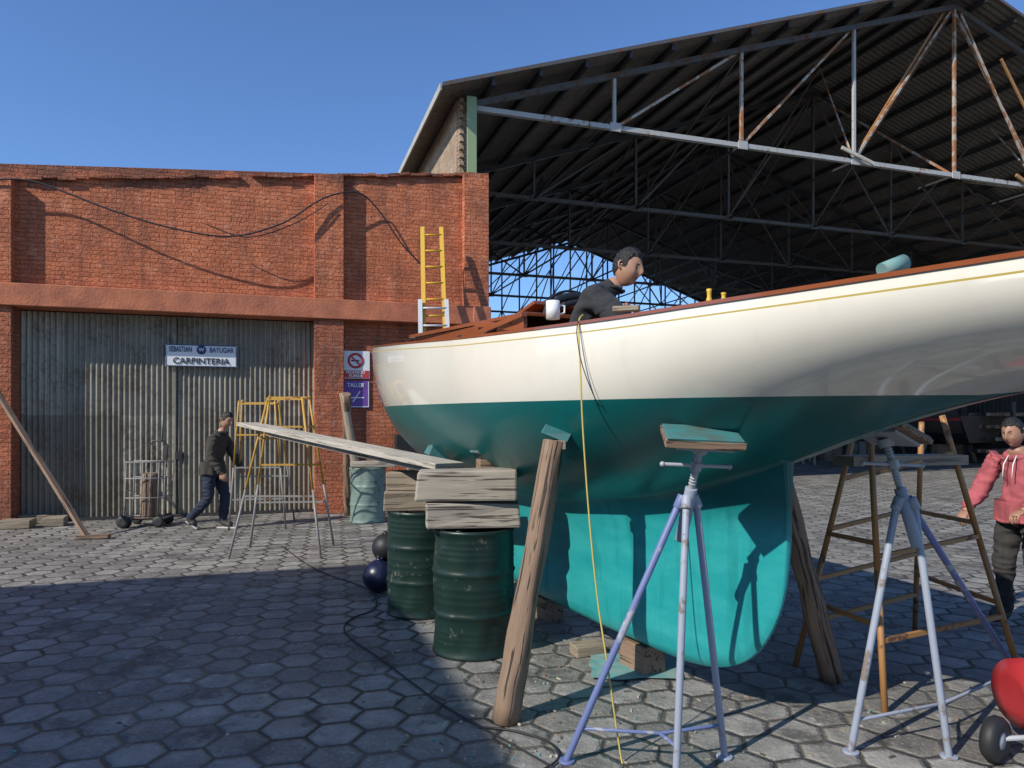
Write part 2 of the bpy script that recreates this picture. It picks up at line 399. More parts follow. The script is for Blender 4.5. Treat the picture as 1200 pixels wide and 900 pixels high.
# signs
s=wp(192,402,.0); e=wp(277,430,0)
sg=empty('carpentry_sign'); sg.parent=bb
sgb=B(); cx=(s.x+e.x)/2; cz=(s.z+e.z)/2; W=e.x-s.x; HH=s.z-e.z
sgb.box((cx,.15,cz),(W,.03,HH),m_white)
for dz,hh in ((HH/2-.008,.014),(-HH/2+.008,.014)): sgb.box((cx,.132,cz+dz),(W-.02,.006,hh),m_navy)
for dx in (-W/2+.010,W/2-.010): sgb.box((cx+dx,.132,cz),(.012,.006,HH-.04),m_navy)
for dx in (-.35,.35): sgb.box((cx+dx,.19,cz),(.04,.06,.1),m_darksteel)
sgb.lathe((cx,.128,cz+.10),[(0,.0),(.075,.0),(.075,.008),(0,.008)],m_navy,24,Matrix.Rotation(math.pi/2,3,'X'))
sgb.done('board',sg)
text('name_left','SEBASTIAN',.125,m_navy,sg,(cx-.325,.126,cz+.10),sx=.58); text('name_right','BAYUGAR',.125,m_navy,sg,(cx+.32,.126,cz+.10),sx=.68)
text('emblem','W',.08,m_white,sg,(cx,.112,cz+.10))
text('trade','CARPINTERIA',.145,m_ink,sg,(cx,.126,cz-.095),sx=1.0)
def smallsign(name,px0,py0,px1,py1,kind):
    s=wp(px0,py0);e=wp(px1,py1); cx=(s.x+e.x)/2; cz=(s.z+e.z)/2; W=e.x-s.x; HH=s.z-e.z
    g=empty(name); g.parent=bb
    q=B(); q.box((cx,-.02,cz),(W,.012,HH),m_white if kind==0 else m_purple)
    Rm=Matrix.Rotation(math.pi/2,3,'X')
    if kind==0:
        q.box((cx,-.030,cz-HH*.34),(W-.03,.006,HH*.27),m_redsign)
        q.lathe((cx,-.030,cz+HH*.15),[(.10,0),(.10,.006),(.14,.006),(.14,0),(.10,0)],m_redsign,32,Rm)
        q.beam((cx-.085,-.034,cz+HH*.15+.085),(cx+.085,-.034,cz+HH*.15-.085),.006,.03,m_redsign,up=(1,0,1))
        q.box((cx-.01,-.029,cz+HH*.15),(.14,.004,.025),m_ink)
        q.done('panel',g)
        text('line1','PROHIBIDO',.075,m_white,g,(cx,-.037,cz-HH*.28),sx=.85); text('line2','FUMAR',.075,m_white,g,(cx,-.037,cz-HH*.41))
    else:
        for dx in(-W/2+.02,W/2-.02): q.box((cx+dx,-.029,cz),(.012,.005,HH-.03),m_white)
        q.box((cx,-.029,cz-HH/2+.02),(W-.05,.005,.012),m_white); q.box((cx,-.029,cz-.06),(W*.6,.005,.02),m_white)
        q.beam((cx-.05,-.031,cz-.14),(cx+.08,-.031,cz+.06),.006,.02,m_white)
        q.done('panel',g)
        text('line1','TALLER',.10,m_white,g,(cx,-.037,cz+HH*.33),sx=.9)
smallsign('no_smoking_sign',400,411,433,444,0)
smallsign('workshop_notice_sign',400,446,433,478,1)
b=B()
def smooth(pts,k=8):
    out=[]
    P=[pts[0]]+list(pts)+[pts[-1]]
    for i in range(1,len(P)-2):
        for j in range(k):
            t=j/k; a,b_,c,d=P[i-1],P[i],P[i+1],P[i+2]
            out.append(.5*((2*b_)+(-a+c)*t+(2*a-5*b_+4*c-d)*t*t+(-a+3*b_-3*c+d)*t**3))
    out.append(Vector(P[-2])); return out
cab=[wp(-40,211,.22),wp(0,210,.22),wp(45,214,.24),wp(130,246,.32),wp(200,267,.36),wp(270,277,.38),wp(330,262,.34),wp(372,236,.27),wp(400,226,.24),wp(425,228,.2),wp(448,252,.12),wp(470,285,.08),wp(492,308,.05)]
b.tube(smooth(cab),.014,m_black,8); 
cab2=[wp(240,262,.3),wp(290,278,.33),wp(345,262,.3),wp(385,238,.25)]
b.tube(smooth(cab2),.009,m_black,6)
b.done('wall_power_cable',bb)
b=B(); j=wp(478,520); b.box((j.x,-.12,j.z),(.5,.24,.35),m_dark); b.cyl((j.x,-.06,j.z-.15),(j.x,-.06,.02),.03,m_grey); b.done('electric_box',bb,.01)
# ------------------------------------------------------------------ shed
sh=empty('open_boat_shed',(-.84,14,0),TH)
RW=12.6; L=25; Z0=8.15; ZP=12.35; SL=(ZP-Z0)/RW; OV=.66
def rz(x): return ZP-abs(x-RW)*SL
b=B()
def rf(x0,x1):
    def f(u,v):
        y=-.55+u*(L+1.3); x=x0+(x1-x0)*v
        return Vector((x,y,rz(x)+.022*math.sin(y*2*math.pi/.16)))
    return f
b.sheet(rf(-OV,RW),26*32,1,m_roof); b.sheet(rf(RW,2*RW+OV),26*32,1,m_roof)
b.done('corrugated_roof',sh)
b=B()
b.beam((-OV-.03,-.55,rz(-OV)-.05),(-OV-.03,L+.7,rz(-OV)-.05),.03,.14,m_fascia)
b.beam((-OV,-.57,rz(-OV)-.01),(RW,-.57,ZP-.01),.03,.07,m_truss2); b.beam((RW,-.57,ZP-.01),(2*RW+OV,-.57,rz(2*RW+OV)-.01),.03,.07,m_truss2)
b.done('fascia_boards',sh)
b=B()
x=.35
while x<2*RW:
    b.beam((x,-.5,rz(x)-.12),(x,L+.6,rz(x)-.12),.07,.14,m_darksteel); x+=.98
b.done('purlins',sh)
ZC=7.8
def truss(y,m,ms,mw,lat=False):
    b=B()
    b.beam((0,y,ZC),(2*RW,y,ZC),.10,.10,m)
    b.beam((0,y,rz(0)-.3),(RW,y,ZP-.3),.10,.12,ms); b.beam((RW,y,ZP-.3),(2*RW,y,rz(2*RW)-.3),.10,.12,ms)
    n=8; xs=[2*RW*i/n for i in range(n+1)]
    for i,x in enumerate(xs):
        if 0<i<n: b.beam((x,y,ZC),(x,y,rz(x)-.3),.065,.065,m if i%2 else mw)
    for i in range(n):
        x0,x1=xs[i],xs[i+1]
        if x1<=RW+.01: b.beam((x0,y+.05,rz(x0)-.32),(x1,y+.05,ZC),.05,.06,mw) if i==0 else b.beam((x0,y+.05,ZC),(x1,y+.05,rz(x1)-.3),.05,.055,mw)
        else: b.beam((x0,y+.05,rz(x0)-.3),(x1,y+.05,ZC),.05,.055,mw)
    for x in xs[1:-1]: b.box((x,y-.06,ZC),(.24,.02,.18),m)
    if lat:
        k=24
        for i in range(k):
            x0=2*RW*i/k; x1=2*RW*(i+1)/k
            b.beam((x0,y,6.0),(x0,y,rz(x0)-.3),.07,.07,ms)
            for za,zb in ((3.2,6.0),(6.0,ZC)):
                b.beam((x0,y+.06,za),(x1,y+.06,zb),.05,.05,ms); b.beam((x0,y-.06,zb),(x1,y-.06,za),.05,.05,ms)
            if i%2==0: b.beam((x0,y+.1,ZC),((x0+x1)/2+.8,y+.1,rz(x0+.8)-.3),.05,.05,ms)
        b.beam((0,y,6.0),(2*RW,y,6.0),.08,.12,ms); b.beam((0,y,3.2),(2*RW,y,3.2),.08,.12,ms)
    return b
for i,y in enumerate((0,5,10,15,20,25)):
    truss(y,m_truss if i==0 else m_truss2,m_truss2 if i==0 else m_darksteel,m_trussr if i<1 else m_truss2,lat=(i==5)).done('roof_truss_%d'%i,sh)
b=B()
for i,y in enumerate((0,5,10,15,20)):
    for k in (1,2,3,4,5,6,7):
        x=2*RW*k/8
        if k%2==0: b.beam((x,y,ZC),(x,y+5,rz(x)-.35),.05,.05,m_trussr if i==0 else m_truss2); b.beam((x,y,rz(x)-.35),(x,y+5,ZC),.04,.04,m_truss2)
        else:
            b.beam((x,y,ZC+.02),(x+1.2,y+2.5,rz(x+1.2)-.3),.035,.035,m_trussr if i<1 else m_truss2); b.beam((x+1.2,y+2.5,rz(x+1.2)-.3),(x,y+5,ZC+.02),.035,.035,m_truss2)
        b.beam((x,y,ZC),(x,y+5,ZC),.05,.05,m_darksteel)
b.beam((9.45,.1,ZC),(12.4,.1,rz(12.4)-.3),.04,.05,m_orange); b.beam((14.2,.0,11.0),(16.2,-.05,8.2),.04,.06,m_orange)
b.beam((12.7,-.1,ZP-.5),(15.2,-.12,ZC+.1),.035,.05,m_trussr)
b.beam((9.0,-.1,ZC+.25),(9.9,-.15,ZC-.05),.04,.08,m_plank); b.beam((14.6,-.1,8.0),(15.6,-.15,7.5),.05,.08,m_orange)
b.done('longitudinal_bracing',sh)
b=B()
for y in (0,5,10,15,20,25):
    if y==0:
        b.box((.0,y-.1,4.0),(.10,.14,7.9),m_greenpost); b.box((.0,y-.19,4.0),(.2,.02,7.9),m_greenpost)
    b.box((2*RW,y,3.95),(.28,.28,7.9),m_darksteel)
b.done('columns',sh,.01)
b=B()
b.box((-.06,L/2+.15,4.0),(.3,L-.1,8.0),m_rawbrick)
for i in range(26):
    z=6.0+i*.078
    b.box((-.15,.13+(.0 if i%2 else .06),z),(.08,.22,.06),m_rawbrick)
b.done('side_brick_wall',sh)
b=B()
def sw(u,v):
    y=-.2+u*(L+.4); return Vector((2*RW+.2+.02*math.sin(y*2*math.pi/.2),y,v*7.95))
b.sheet(sw,600,1,m_roofw); b.done('side_sheeting',sh)
b=B(); c=Vector((RW-.25,-.75,ZP-.22)); b.cyl(c+Vector((0,.25,.1)),c+Vector((0,0,.05)),.03,m_white); b.cyl(c,c+Vector((0,0,-.12)),.12,m_white,.12); b.ell(c+Vector((0,0,-.14)),(.1,.1,.1),m_dark); b.box(c+Vector((-.3,0,.02)),(.2,.16,.2),m_white)
b.done('security_camera',sh)
# ------------------------------------------------------------------ off-frame warehouse
wh=empty('brick_warehouse',(-7.94,2.63,0),TH)
b=B()
b.box((-6,-7,2.95),(12,14,5.9),m_rawbrick); b.box((-6,-7,5.93),(12.3,14.3,.14),m_lintel)
b.done('walls',wh,.01)
b=B()
for y in (-3,-6.5,-10): 
    b.box((.02,y,2.4),(.08,1.5,1.3),m_dark); b.box((.06,y,1.7),(.16,1.7,.1),m_lintel)
    b.box((.07,y,2.4),(.03,.05,1.3),m_white); b.box((.07,y,2.4),(.03,1.5,.05),m_white)
for x in (-3,-7): b.box((x,.03,1.3),(1.6,.1,2.6),m_door)
b.done('windows_and_doors',wh)
# ------------------------------------------------------------------ yacht
def interp(tab,x):
    if x<=tab[0][0]: return tab[0][1]
    if x>=tab[-1][0]: return tab[-1][1]
    for i in range(len(tab)-1):
        if tab[i][0]<=x<=tab[i+1][0]:
            x0,y0=tab[i];x1,y1=tab[i+1]
            def sl(j):
                if j<=0: return (tab[1][1]-tab[0][1])/(tab[1][0]-tab[0][0])
                if j>=len(tab)-1: return (tab[-1][1]-tab[-2][1])/(tab[-1][0]-tab[-2][0])
                a=(tab[j][1]-tab[j-1][1])/(tab[j][0]-tab[j-1][0]); c=(tab[j+1][1]-tab[j][1])/(tab[j+1][0]-tab[j][0])
                return 0 if a*c<=0 else 2*a*c/(a+c)
            m0=sl(i);m1=sl(i+1);h=x1-x0;t=(x-x0)/h
            return (2*t**3-3*t*t+1)*y0+(t**3-2*t*t+t)*h*m0+(-2*t**3+3*t*t)*y1+(t**3-t*t)*h*m1
T_S=[(-2.7,.30),(-2,.46),(-1,.68),(0,.86),(1,.98),(2,1.05),(3,1.08),(4,1.03),(5,.88),(6,.58),(6.8,.30),(7.3,.10),(7.5,.015)]
T_ZS=[(-2.7,2.15),(-1.4,2.122),(0,2.132),(1.5,2.185),(3,2.28),(5,2.44),(6.5,2.60),(7.5,2.74)]
T_ZB=[(-2.7,2.0),(-2,1.87),(-1,1.735),(-.5,1.61),(0,1.44),(.5,1.28),(1,1.16),(2,1.04),(3,1.01),(4,1.04),(5,1.13),(6,1.36),(6.6,1.62),(7,1.88),(7.3,2.2),(7.5,2.66)]
T_ZK=[(0,.97),(.02,.80),(.06,.66),(.12,.54),(.2,.43),(.32,.33),(.5,.25),(.75,.205),(1.1,.19),(2.6,.19),(3.2,.24),(3.8,.42),(4.4,.68),(5,.92),(5.5,1.12),(6,1.32),(6.3,1.45)]
T_K=[(0,.018),(.3,.05),(.8,.09),(1.6,.14),(2.8,.15),(4,.11),(5,.07),(6,.03),(7.5,.015)]
T_N=[(-2.7,2.2),(-1,2.4),(1,2.6),(4,2.5),(6,1.8),(7.5,1.3)]
def wlz(x): return 1.75+.008*x
def canoe(x,z):
    S=interp(T_S,x);zs=interp(T_ZS,x);zb=interp(T_ZB,x)
    s=min(1,max(0,(zs-z)/(zs-zb))); n=interp(T_N,x)
    return S*max(0,1-s**n)**(1/1.55)
def kth(x,z):
    if x<-.0001 or x>6.3: return .012
    zb=interp(T_ZB,x); k=interp(T_K,x)
    return k+min(k,.09)*1.0*math.exp(-max(0,zb-z)/.16)
def hb(x,z):
    a=canoe(x,z); c=kth(x,z)
    return (a**3+c**3)**(1/3)
yo=empty('sailing_yacht',(1.392,3.568,0),rad(90+25))
xs=[-2.7+ .1*i for i in range(27)]+[-.03,-.001,0,.01,.02,.04,.06,.09,.12,.16,.2,.26,.32,.4,.5,.6,.75]+[.9+.12*i for i in range(54)]
xs=[x for x in xs if x<7.4]+[7.42,7.46,7.5]
rows=[]
g=[0,.03,.062,.078,.105,.155,.2,.3,.4,.5,.6,.7,.8,.9,1.0]
gb=[.08,.16,.25,.35,.45,.55,.65,.75,.83,.9,.95,.98,1.0]
gk=[.03,.08,.15,.25,.4,.55,.7,.85,.93,.97,1.0]
b=B()
for x in xs:
    zs=interp(T_ZS,x);zb=interp(T_ZB,x);zw=max(wlz(x),zb+.0005)
    zk=min(zb-.002,interp(T_ZK,x)) if 0<=x<=6.3 else zb-.002
    top=[zs+(zw-zs)*f for f in g]
    top[1]=zs-.022; top[2]=zs-.044; top[3]=zs-.051
    for q in range(4,len(top)): top[q]=min(top[q],zs-.052)
    zz=top+[zw+(zb-zw)*f for f in gb]+[zb+(zk-zb)*f for f in gk]
    col=[]
    for j,z in enumerate(zz):
        y=hb(x,z)
        if j>=len(g)+len(gb):
            f=(zb-z)/max(.003,zb-zk)
            if 0<=x<=6.3: y=y*(1-.45*max(0,(f-.85)/.15)**2)
        if j==len(zz)-1: y=y*.5
        col.append((x,y,z))
    rows.append(col)
nr=len(rows[0]); NX=len(xs)
for sgn in (1,-1):
    vs=[(p[0],p[1]*sgn,p[2]) for c in rows for p in c]
    def faces(j0,j1): return [(i*nr+j,(i+1)*nr+j,(i+1)*nr+j+1,i*nr+j+1) for i in range(NX-1) for j in range(j0,j1)]
    o=len(b.v); b.add(vs,[],m_hullw)
    def addf(fs,m):
        k=b.midx(m)
        for f in fs: b.f.append([q+o for q in f]); b.mi.append(k); b.sm.append(True)
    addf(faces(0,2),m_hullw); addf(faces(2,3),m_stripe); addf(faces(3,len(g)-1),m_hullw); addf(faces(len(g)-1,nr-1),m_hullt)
for i in range(NX-1):
    a=rows[i][-1];c=rows[i+1][-1]
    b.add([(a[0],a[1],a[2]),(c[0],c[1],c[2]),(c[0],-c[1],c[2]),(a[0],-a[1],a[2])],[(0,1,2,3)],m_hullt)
c0=rows[0]; b.add([(p[0],p[1],p[2]) for p in c0]+[(p[0],-p[1],p[2]) for p in reversed(c0)],[tuple(range(2*nr))],m_hullw)
b.done('hull',yo)
b=B()
for sgn in (1,-1):
    pr=[]
    for x in xs[::2]+[7.5]:
        S=interp(T_S,x)*sgn;z=interp(T_ZS,x); pr.append((x,S,z))
    vs=[]
    for x,S,z in pr:
        s_=sgn
        vs+= [(x,S+.008*s_,z-.006),(x,S+.008*s_,z+.010),(x,S-.03*s_,z+.014),(x,S-.03*s_,z-.006)]
    fs=[(4*i+k,4*(i+1)+k,4*(i+1)+(k+1)%4,4*i+(k+1)%4) for i in range(len(pr)-1) for k in range(4)]
    b.add(vs,fs,m_mahog)
b.done('toe_rail',yo)
b=B(); CW=.46;X0,X1=.2,2.7
dx=[-2.7+.1*i for i in range(102)]
for i in range(len(dx)-1):
    a,c=dx[i],dx[i+1]
    za,zc=interp(T_ZS,a)-.02,interp(T_ZS,c)-.02; ya,yc=interp(T_S,a)-.02,interp(T_S,c)-.02
    if a>=X0-.01 and c<=X1+.01:
        for s_ in (1,-1): b.add([(a,ya*s_,za),(c,yc*s_,zc),(c,CW*s_,zc+.02),(a,CW*s_,za+.02)],[(0,1,2,3)],m_deck)
    else:
        if ya<0: ya=.001
        if yc<0: yc=.001
        for s_ in (1,-1): b.add([(a,ya*s_,za),(c,yc*s_,zc),(c,0,zc+.03),(a,0,za+.03)],[(0,1,2,3)],m_deck)
b.done('deck',yo)
b=B()
b.box((1.45,0,1.74),(2.5,.92,.03),m_deck)
for s_ in (1,-1): b.box((1.45,s_*.475,1.97),(2.5,.03,.44),m_mahog)
b.box((.19,0,1.96),(.03,.95,.42),m_mahog); b.box((2.72,0,2.0),(.03,.95,.5),m_mahog)
b.done('cockpit_well',yo)
b=B()
for s_ in (1,-1):
    b.beam((2.0,.50*s_,2.27),(4.9,.42*s_,2.42),.035,.26,m_mahog)
    b.beam((.6,.50*s_,2.18),(2.05,.50*s_,2.23),.03,.10,m_mahog)
    b.beam((1.95,.53*s_,2.41),(2.75,.53*s_,2.37),.05,.04,m_mahog)
b.beam((4.9,-.42,2.42),(4.9,.42,2.42),.03,.26,m_mahog)
b.box((3.45,0,2.495),(2.9,1.0,.03),m_mahog,Matrix.Rotation(rad(-2.8),3,'Y'))
b.box((2.5,.1,2.48),(.7,.5,.03),m_mahog,Matrix.Rotation(rad(10),3,'Y'))
b.beam((2.9,.52,2.46),(2.1,.50,2.33),.03,.05,m_mahog)
for x in (2.6,3.4,4.2): 
    for s_ in (1,-1): b.ell((x,(.50-.03*(x-2)/1)*s_+.02*s_,2.30+.05*(x-2)),(.11,.02,.05),m_dark,n=12)
b.done('cabin_trunk',yo,.006)
b=B()
def arc(x,r,z0,h): return [Vector((x+.06*math.sin(a),-r*math.cos(a)+.02,z0+h*math.sin(a))) for a in [math.pi*i/16 for i in range(17)]]
b.tube(arc(2.0,.30,2.40,.19),[.015+.018*math.sin(math.pi*i/16) for i in range(17)],m_dark,10,wob=.4)
b.tube(arc(2.1,.27,2.40,.25),.010,m_dark,8); b.tube(arc(1.9,.29,2.38,.15),[.01+.015*math.sin(math.pi*i/16) for i in range(17)],m_dark,8,wob=.4)
b.done('folded_spray_hood',yo)
yo_m=Matrix.Translation((1.392,3.568,0))@Matrix.Rotation(rad(115),4,'Z')
b=B(); c=pt(648,374,4.3); 
b.lathe(c,[(0,0),(.042,0),(.042,.11),(.038,.11),(.036,.02),(0,.02)],m_white,24); b.tube([c+Vector((.04,0,.085)),c+Vector((.07,0,.08)),c+Vector((.07,0,.04)),c+Vector((.04,0,.03))],.006,m_white,8)
b.done('white_mug')
b=B(); c=pt(734,362,3.75); b.box(c,(.14,.055,.03),m_oldwood,Matrix.Rotation(rad(-20),3,'Z')); b.cyl(c+Vector((.0,0,.012)),c+Vector((.01,0,.03)),.018,m_mahog,.016); b.done('sanding_block',None,.006)
for px in (831,848):
    b=B(); c=pt(px,348,3.2); h_=.035 if px==831 else .018
    b.lathe(c,[(0,-.05),(.013,-.05),(.013,-.01),(.009,.0),(.010,h_*.6),(.013,h_),(0,h_+.004)],m_lyellow,14); b.done('brass_fairlead')
b=B(); c=pt(1047,312,2.36); ax=Vector((.9,.25,.32)).normalized()
b.tube([c-ax*.050,c+ax*.045],[.024,.028],m_tealmat,20); b.tube([c+ax*.0451,c+ax*.0455],[.018,.018],m_tealpad,16); b.done('teal_paint_roller_sleeve')
b=B(); 
P=[pt(683,369,3.72),pt(678,380,3.62),pt(680,430,3.575),pt(683,500,3.57),pt(690,600,3.55),pt(700,700,3.5),pt(712,780,3.45),pt(728,880,3.42)]
P[-1].z=.02
P+= [gnd(735,905,.015),gnd(745,960,.015)]
b.tube(smooth(P),.0045,m_hose,8); b.done('yellow_hose')
b=B(); P=[pt(678,376,3.62),pt(676,392,3.57),pt(683,430,3.56),pt(700,472,3.6),pt(707,474,3.62)]
b.tube(smooth(P),.0025,m_black,6); b.done('thin_black_cord')
# ------------------------------------------------------------------ supports
def jackstand(name,feet,collar,pad,legm,padR,braces=True):
    b=B(); collar=Vector(collar); pad=Vector(pad)
    up=(pad-collar).normalized()
    low=collar-up*.22
    for i,f in enumerate(feet):
        f=Vector(f); m=legm[i%len(legm)]
        off=(Vector((f.x,f.y,0))-Vector((collar.x,collar.y,0))).normalized()*.042
        b.cyl(f+Vector((0,0,.01)),collar+off,.0175,m,n=12); b.lathe((f.x,f.y,0),[(0,0),(.04,0),(.04,.012),(0,.012)],m,14)
        b.cyl(collar+off*1.2-Vector((0,0,.03)),collar+off*.6+Vector((0,0,.03)),.026,m,n=10)
    if braces:
        ks=[Vector(f).lerp(collar,.13) for f in feet]; c=sum(ks,Vector())/len(ks)
        for k in ks: b.cyl(k,c,.009,legm[0],n=8)
    b.cyl(low,collar+up*.08,.029,legm[1],n=16); b.cyl(collar+up*.06,pad-up*.03,.016,m_screw,n=14)
    Ls=(pad-collar).length
    k=int((Ls-.14)/.016)
    for i in range(k):
        c=collar+up*(.1+i*.016); b.cyl(c,c+up*.007,.0195,m_screw,n=12)
    hn=collar+up*(.2); hx=Vector((1,.15,-.05)).normalized()
    b.cyl(hn-hx*.165,hn+hx*.165,.009,m_screw,n=10); b.cyl(hn-up*.022,hn+up*.022,.03,m_screw,n=6)
    for e in (-1,1): b.ell(hn+hx*.165*e,(.013,.013,.013),m_screw,n=8)
    b.cyl(pad-up*.05,pad-up*.01,.035,m_screw,.045)
    b.box(pad+up*.0,(.26,.20,.018),m_screw,padR); b.box(pad+padR@Vector((0,0,.024)),(.35,.24,.03),m_logwood,padR,.004); b.box(pad+padR@Vector((0,0,.045)),(.335,.23,.012),m_tealpad,padR,.003)
    return b.done(name,None,.003)
jackstand('boat_jack_stand',[gnd(664,893),gnd(792,922),gnd(849,888)],pt(807,588,3.4),(.868,3.26,1.545),[m_blue,m_standgrey,m_standgrey],Matrix.Rotation(rad(-5),3,'Z')@Matrix.Rotation(rad(16),3,'X')@Matrix.Rotation(rad(3),3,'Y'))
jackstand('boat_jack_stand',[gnd(997,882),gnd(1112,888),gnd(1205,812)],pt(1060,590,3.55),(1.90,3.62,1.56),[m_standgrey,m_standgrey,m_blue],Matrix.Rotation(rad(-65),3,'Z')@Matrix.Rotation(rad(-22),3,'X'))
b=B(); b.log(gnd(592,846),(.235,4.02,1.53),.074,.060,m_logwood); b.box((.25,4.04,1.57),(.15,.11,.06),m_tealpad,Matrix.Rotation(.4,3,'Y'),.006); b.box((.24,4.03,1.51),(.12,.10,.05),m_oldwood); b.done('hull_prop_post')
b=B(); bp=gnd(975,797); b.log(bp,pt(912,545,4.3),.07,.065,m_logwood); b.done('hull_prop_post')
b=B(); q=gnd(408,604); b.log(q,pt(406,462,11.2),.075,.07,m_logwood); b.done('leaning_log')
b=B(); q=gnd(428,612); b.log(q,pt(402,460,11.3),.08,.06,m_oldwood); b.done('leaning_log')
def drum(name,c,m,h=.88,r=.29):
    b=B(); low=[(0,.02),(r-.01,.02),(r-.005,0),(r+.006,.004),(r+.006,.02),(r,.03)]; pr=[]
    for z0 in (.29,.58):
        pr+=[(r,z0-.035),(r+.003,z0-.014),(r+.011,z0),(r+.003,z0+.014),(r,z0+.035)]
    for z0 in (.10,.14,.18,.38,.43,.48,.68,.72,.76,.80):
        pr+=[(r,z0-.010),(r+.0018,z0),(r,z0+.010)]
    pr=low+sorted(pr,key=lambda p:p[1])
    pr+=[(r,h-.03),(r+.007,h-.02),(r+.007,h),(r-.006,h+.002),(r-.012,h-.015),(0,h-.015)]
    n=64; sd=random.uniform(0,50); vs=[]
    for rr,z in pr:
        for k in range(n):
            a=2*math.pi*k/n; q=rr
            if rr>.2 and .05<z<h-.05: q+=.026*min(0,noise.noise(Vector((math.cos(a)*2+sd,math.sin(a)*2,z*3))))*1.3
            vs.append((q*math.cos(a),q*math.sin(a),z))
    b.add(vs,[(i*n+k,i*n+(k+1)%n,(i+1)*n+(k+1)%n,(i+1)*n+k) for i in range(len(pr)-1) for k in range(n)],m,True)
    b.lathe((r*.62,0,h-.015),[(.035,0),(.035,.018),(0,.018)],m,14)
    return b.done(name,None,0,c,(0,0,random.uniform(0,6)))
def dpos(px,py):
    g_=gnd(px,py); d=Vector((g_.x,g_.y,0)); return d+d.normalized()*.29
D1=dpos(555,776); D2=dpos(494,727); D3=dpos(431,614)
drum('oil_drum',D1,m_drum); drum('oil_drum',D2,m_drum); drum('oil_drum',D3,m_drum2)
def RZ(a): return Matrix.Rotation(rad(a),3,'Z')
b=B(); b.box((D1.x-.005,D1.y-.08,.88+.10),(.66,.24,.19),m_beamwood,RZ(8),.014); b.done('timber_block',None,.014)
b=B(); b.box((D1.x-.06,D1.y+.21,.88+.095),(.6,.2,.18),m_beamwood,RZ(6),.012); b.done('timber_block',None,.012)
b=B(); b.box((D1.x-.04,D1.y-.09,.88+.20+.115),(.70,.28,.21),m_beamwood,RZ(3),.014); b.done('timber_block',None,.016)
b=B(); b.box((D2.x-.06,D2.y-.06,.88+.085),(.5,.22,.16),m_oldwood,RZ(5),.012); b.done('timber_block',None,.01)
b=B(); b.box((D2.x-.05,D2.y-.02,.88+.25),(.48,.24,.16),m_oldwood,RZ(-3),.012); b.done('timber_block',None,.01)
b=B(); b.box((D3.x+.1,D3.y-.1,.88+.06),(.7,.2,.1),m_beamwood,RZ(10),.01); b.done('timber_block',None,.01)
b=B(); 
for px,py,d in ((515,532,6.2),(572,530,5.3)):
    c=pt(px,py,d); b.box(c,(.22,.16,.10),m_tealpad,RZ(20)@Matrix.Rotation(rad(25),3,'Y'),.008); b.box(c+Vector((.0,0,-.12)),(.16,.14,.14),m_logwood,RZ(15))
b.done('hull_chock',None,.01)
A=pt(290,497,8.9); C=pt(527,546,5.35); dd=(C-A).normalized(); sd=Vector((0,0,1)).cross(dd)
b=B(); b.beam(A,C,.26,.045,m_plank); b.done('staging_plank',None,.004)
b=B(); b.beam(A+dd*.9-Vector((0,0,.05))+sd*.05,C-Vector((0,0,.052))+sd*.06,.24,.045,m_beamwood); b.done('staging_plank',None,.004)
def trestle(legs,rungs,upm,lowm,split=.55,r=.016,bw=.026):
    b=B()
    LG=[(Vector(a),Vector(f)) for a,f in legs]
    for a,f in LG:
        mid=f.lerp(a,split)
        b.cyl(f,mid,r*1.05,lowm,n=10); b.cyl(mid,a,r,upm,n=10)
    for i,j,ts in rungs:
        for t in ts:
            p=LG[i][1].lerp(LG[i][0],t); q=LG[j][1].lerp(LG[j][0],t)
            b.beam(p,q,bw,bw,upm if t>split else lowm)
    return b
lg=[(pt(314,466,8.75),gnd(268,655)),(pt(354,466,8.75),gnd(376,655)),(pt(316,464,9.0),gnd(293,641)),(pt(362,464,9.0),gnd(391,639))]
b=trestle(lg,[(0,1,(.38,.74,.99)),(2,3,(.3,.55,.80,.99)),(0,2,(.99,)),(1,3,(.99,))],m_yellow,m_grey,.42,.014,.022); b.done('folding_trestle')
lg=[(pt(280,470,10.0),gnd(268,622)),(pt(322,470,10.0),gnd(335,620)),(pt(284,469,10.3),gnd(278,612)),(pt(326,469,10.3),gnd(345,610))]
b=trestle(lg,[(0,1,(.25,.5,.75,.98)),(2,3,(.4,.98)),(0,2,(.98,)),(1,3,(.98,))],m_yellow,m_grey,.5,.013,.02); b.done('folding_trestle')
lg=[(pt(1020,512,4.25),gnd(1037,836)),(pt(1104,487,4.45),gnd(1198,800)),(pt(998,518,4.6),gnd(932,781)),(pt(1080,495,5.0),gnd(1072,742))]
b=trestle(lg,[(0,1,(.25,.55,.86)),(2,3,(.2,.4,.62,.84)),(0,2,(.3,.6)),(1,3,(.3,.6))],m_orange,m_orange,.5,r=.018)
b.beam(pt(988,540,4.35),pt(1120,538,4.5),.2,.06,m_oldwood); b.done('work_trestle')
b=B(); TL=pt(495,266,12.75);TR=pt(517,266,12.85); BL=gnd(500,608);BR=gnd(530,607)
def lad(f0,f1,m,w=0,off=0):
    o=Vector((0,-off,0))
    a0=BL.lerp(TL,f0)+o;a1=BL.lerp(TL,f1)+o;c0=BR.lerp(TR,f0)+o;c1=BR.lerp(TR,f1)+o
    e=(c0-a0).normalized()*w
    b.beam(a0-e,a1-e,.03,.075,m,up=(1,0,0)); b.beam(c0+e,c1+e,.03,.075,m,up=(1,0,0))
    k=int((a1-a0).length/.3)
    for i in range(k):
        t=(i+.5)/k; b.cyl((a0-e).lerp(a1-e,t),(c0+e).lerp(c1+e,t),.018,m,n=8)
lad(.3,1,m_lyellow); lad(0,.735,m_alu,.05,.07)
b.done('extension_ladder')
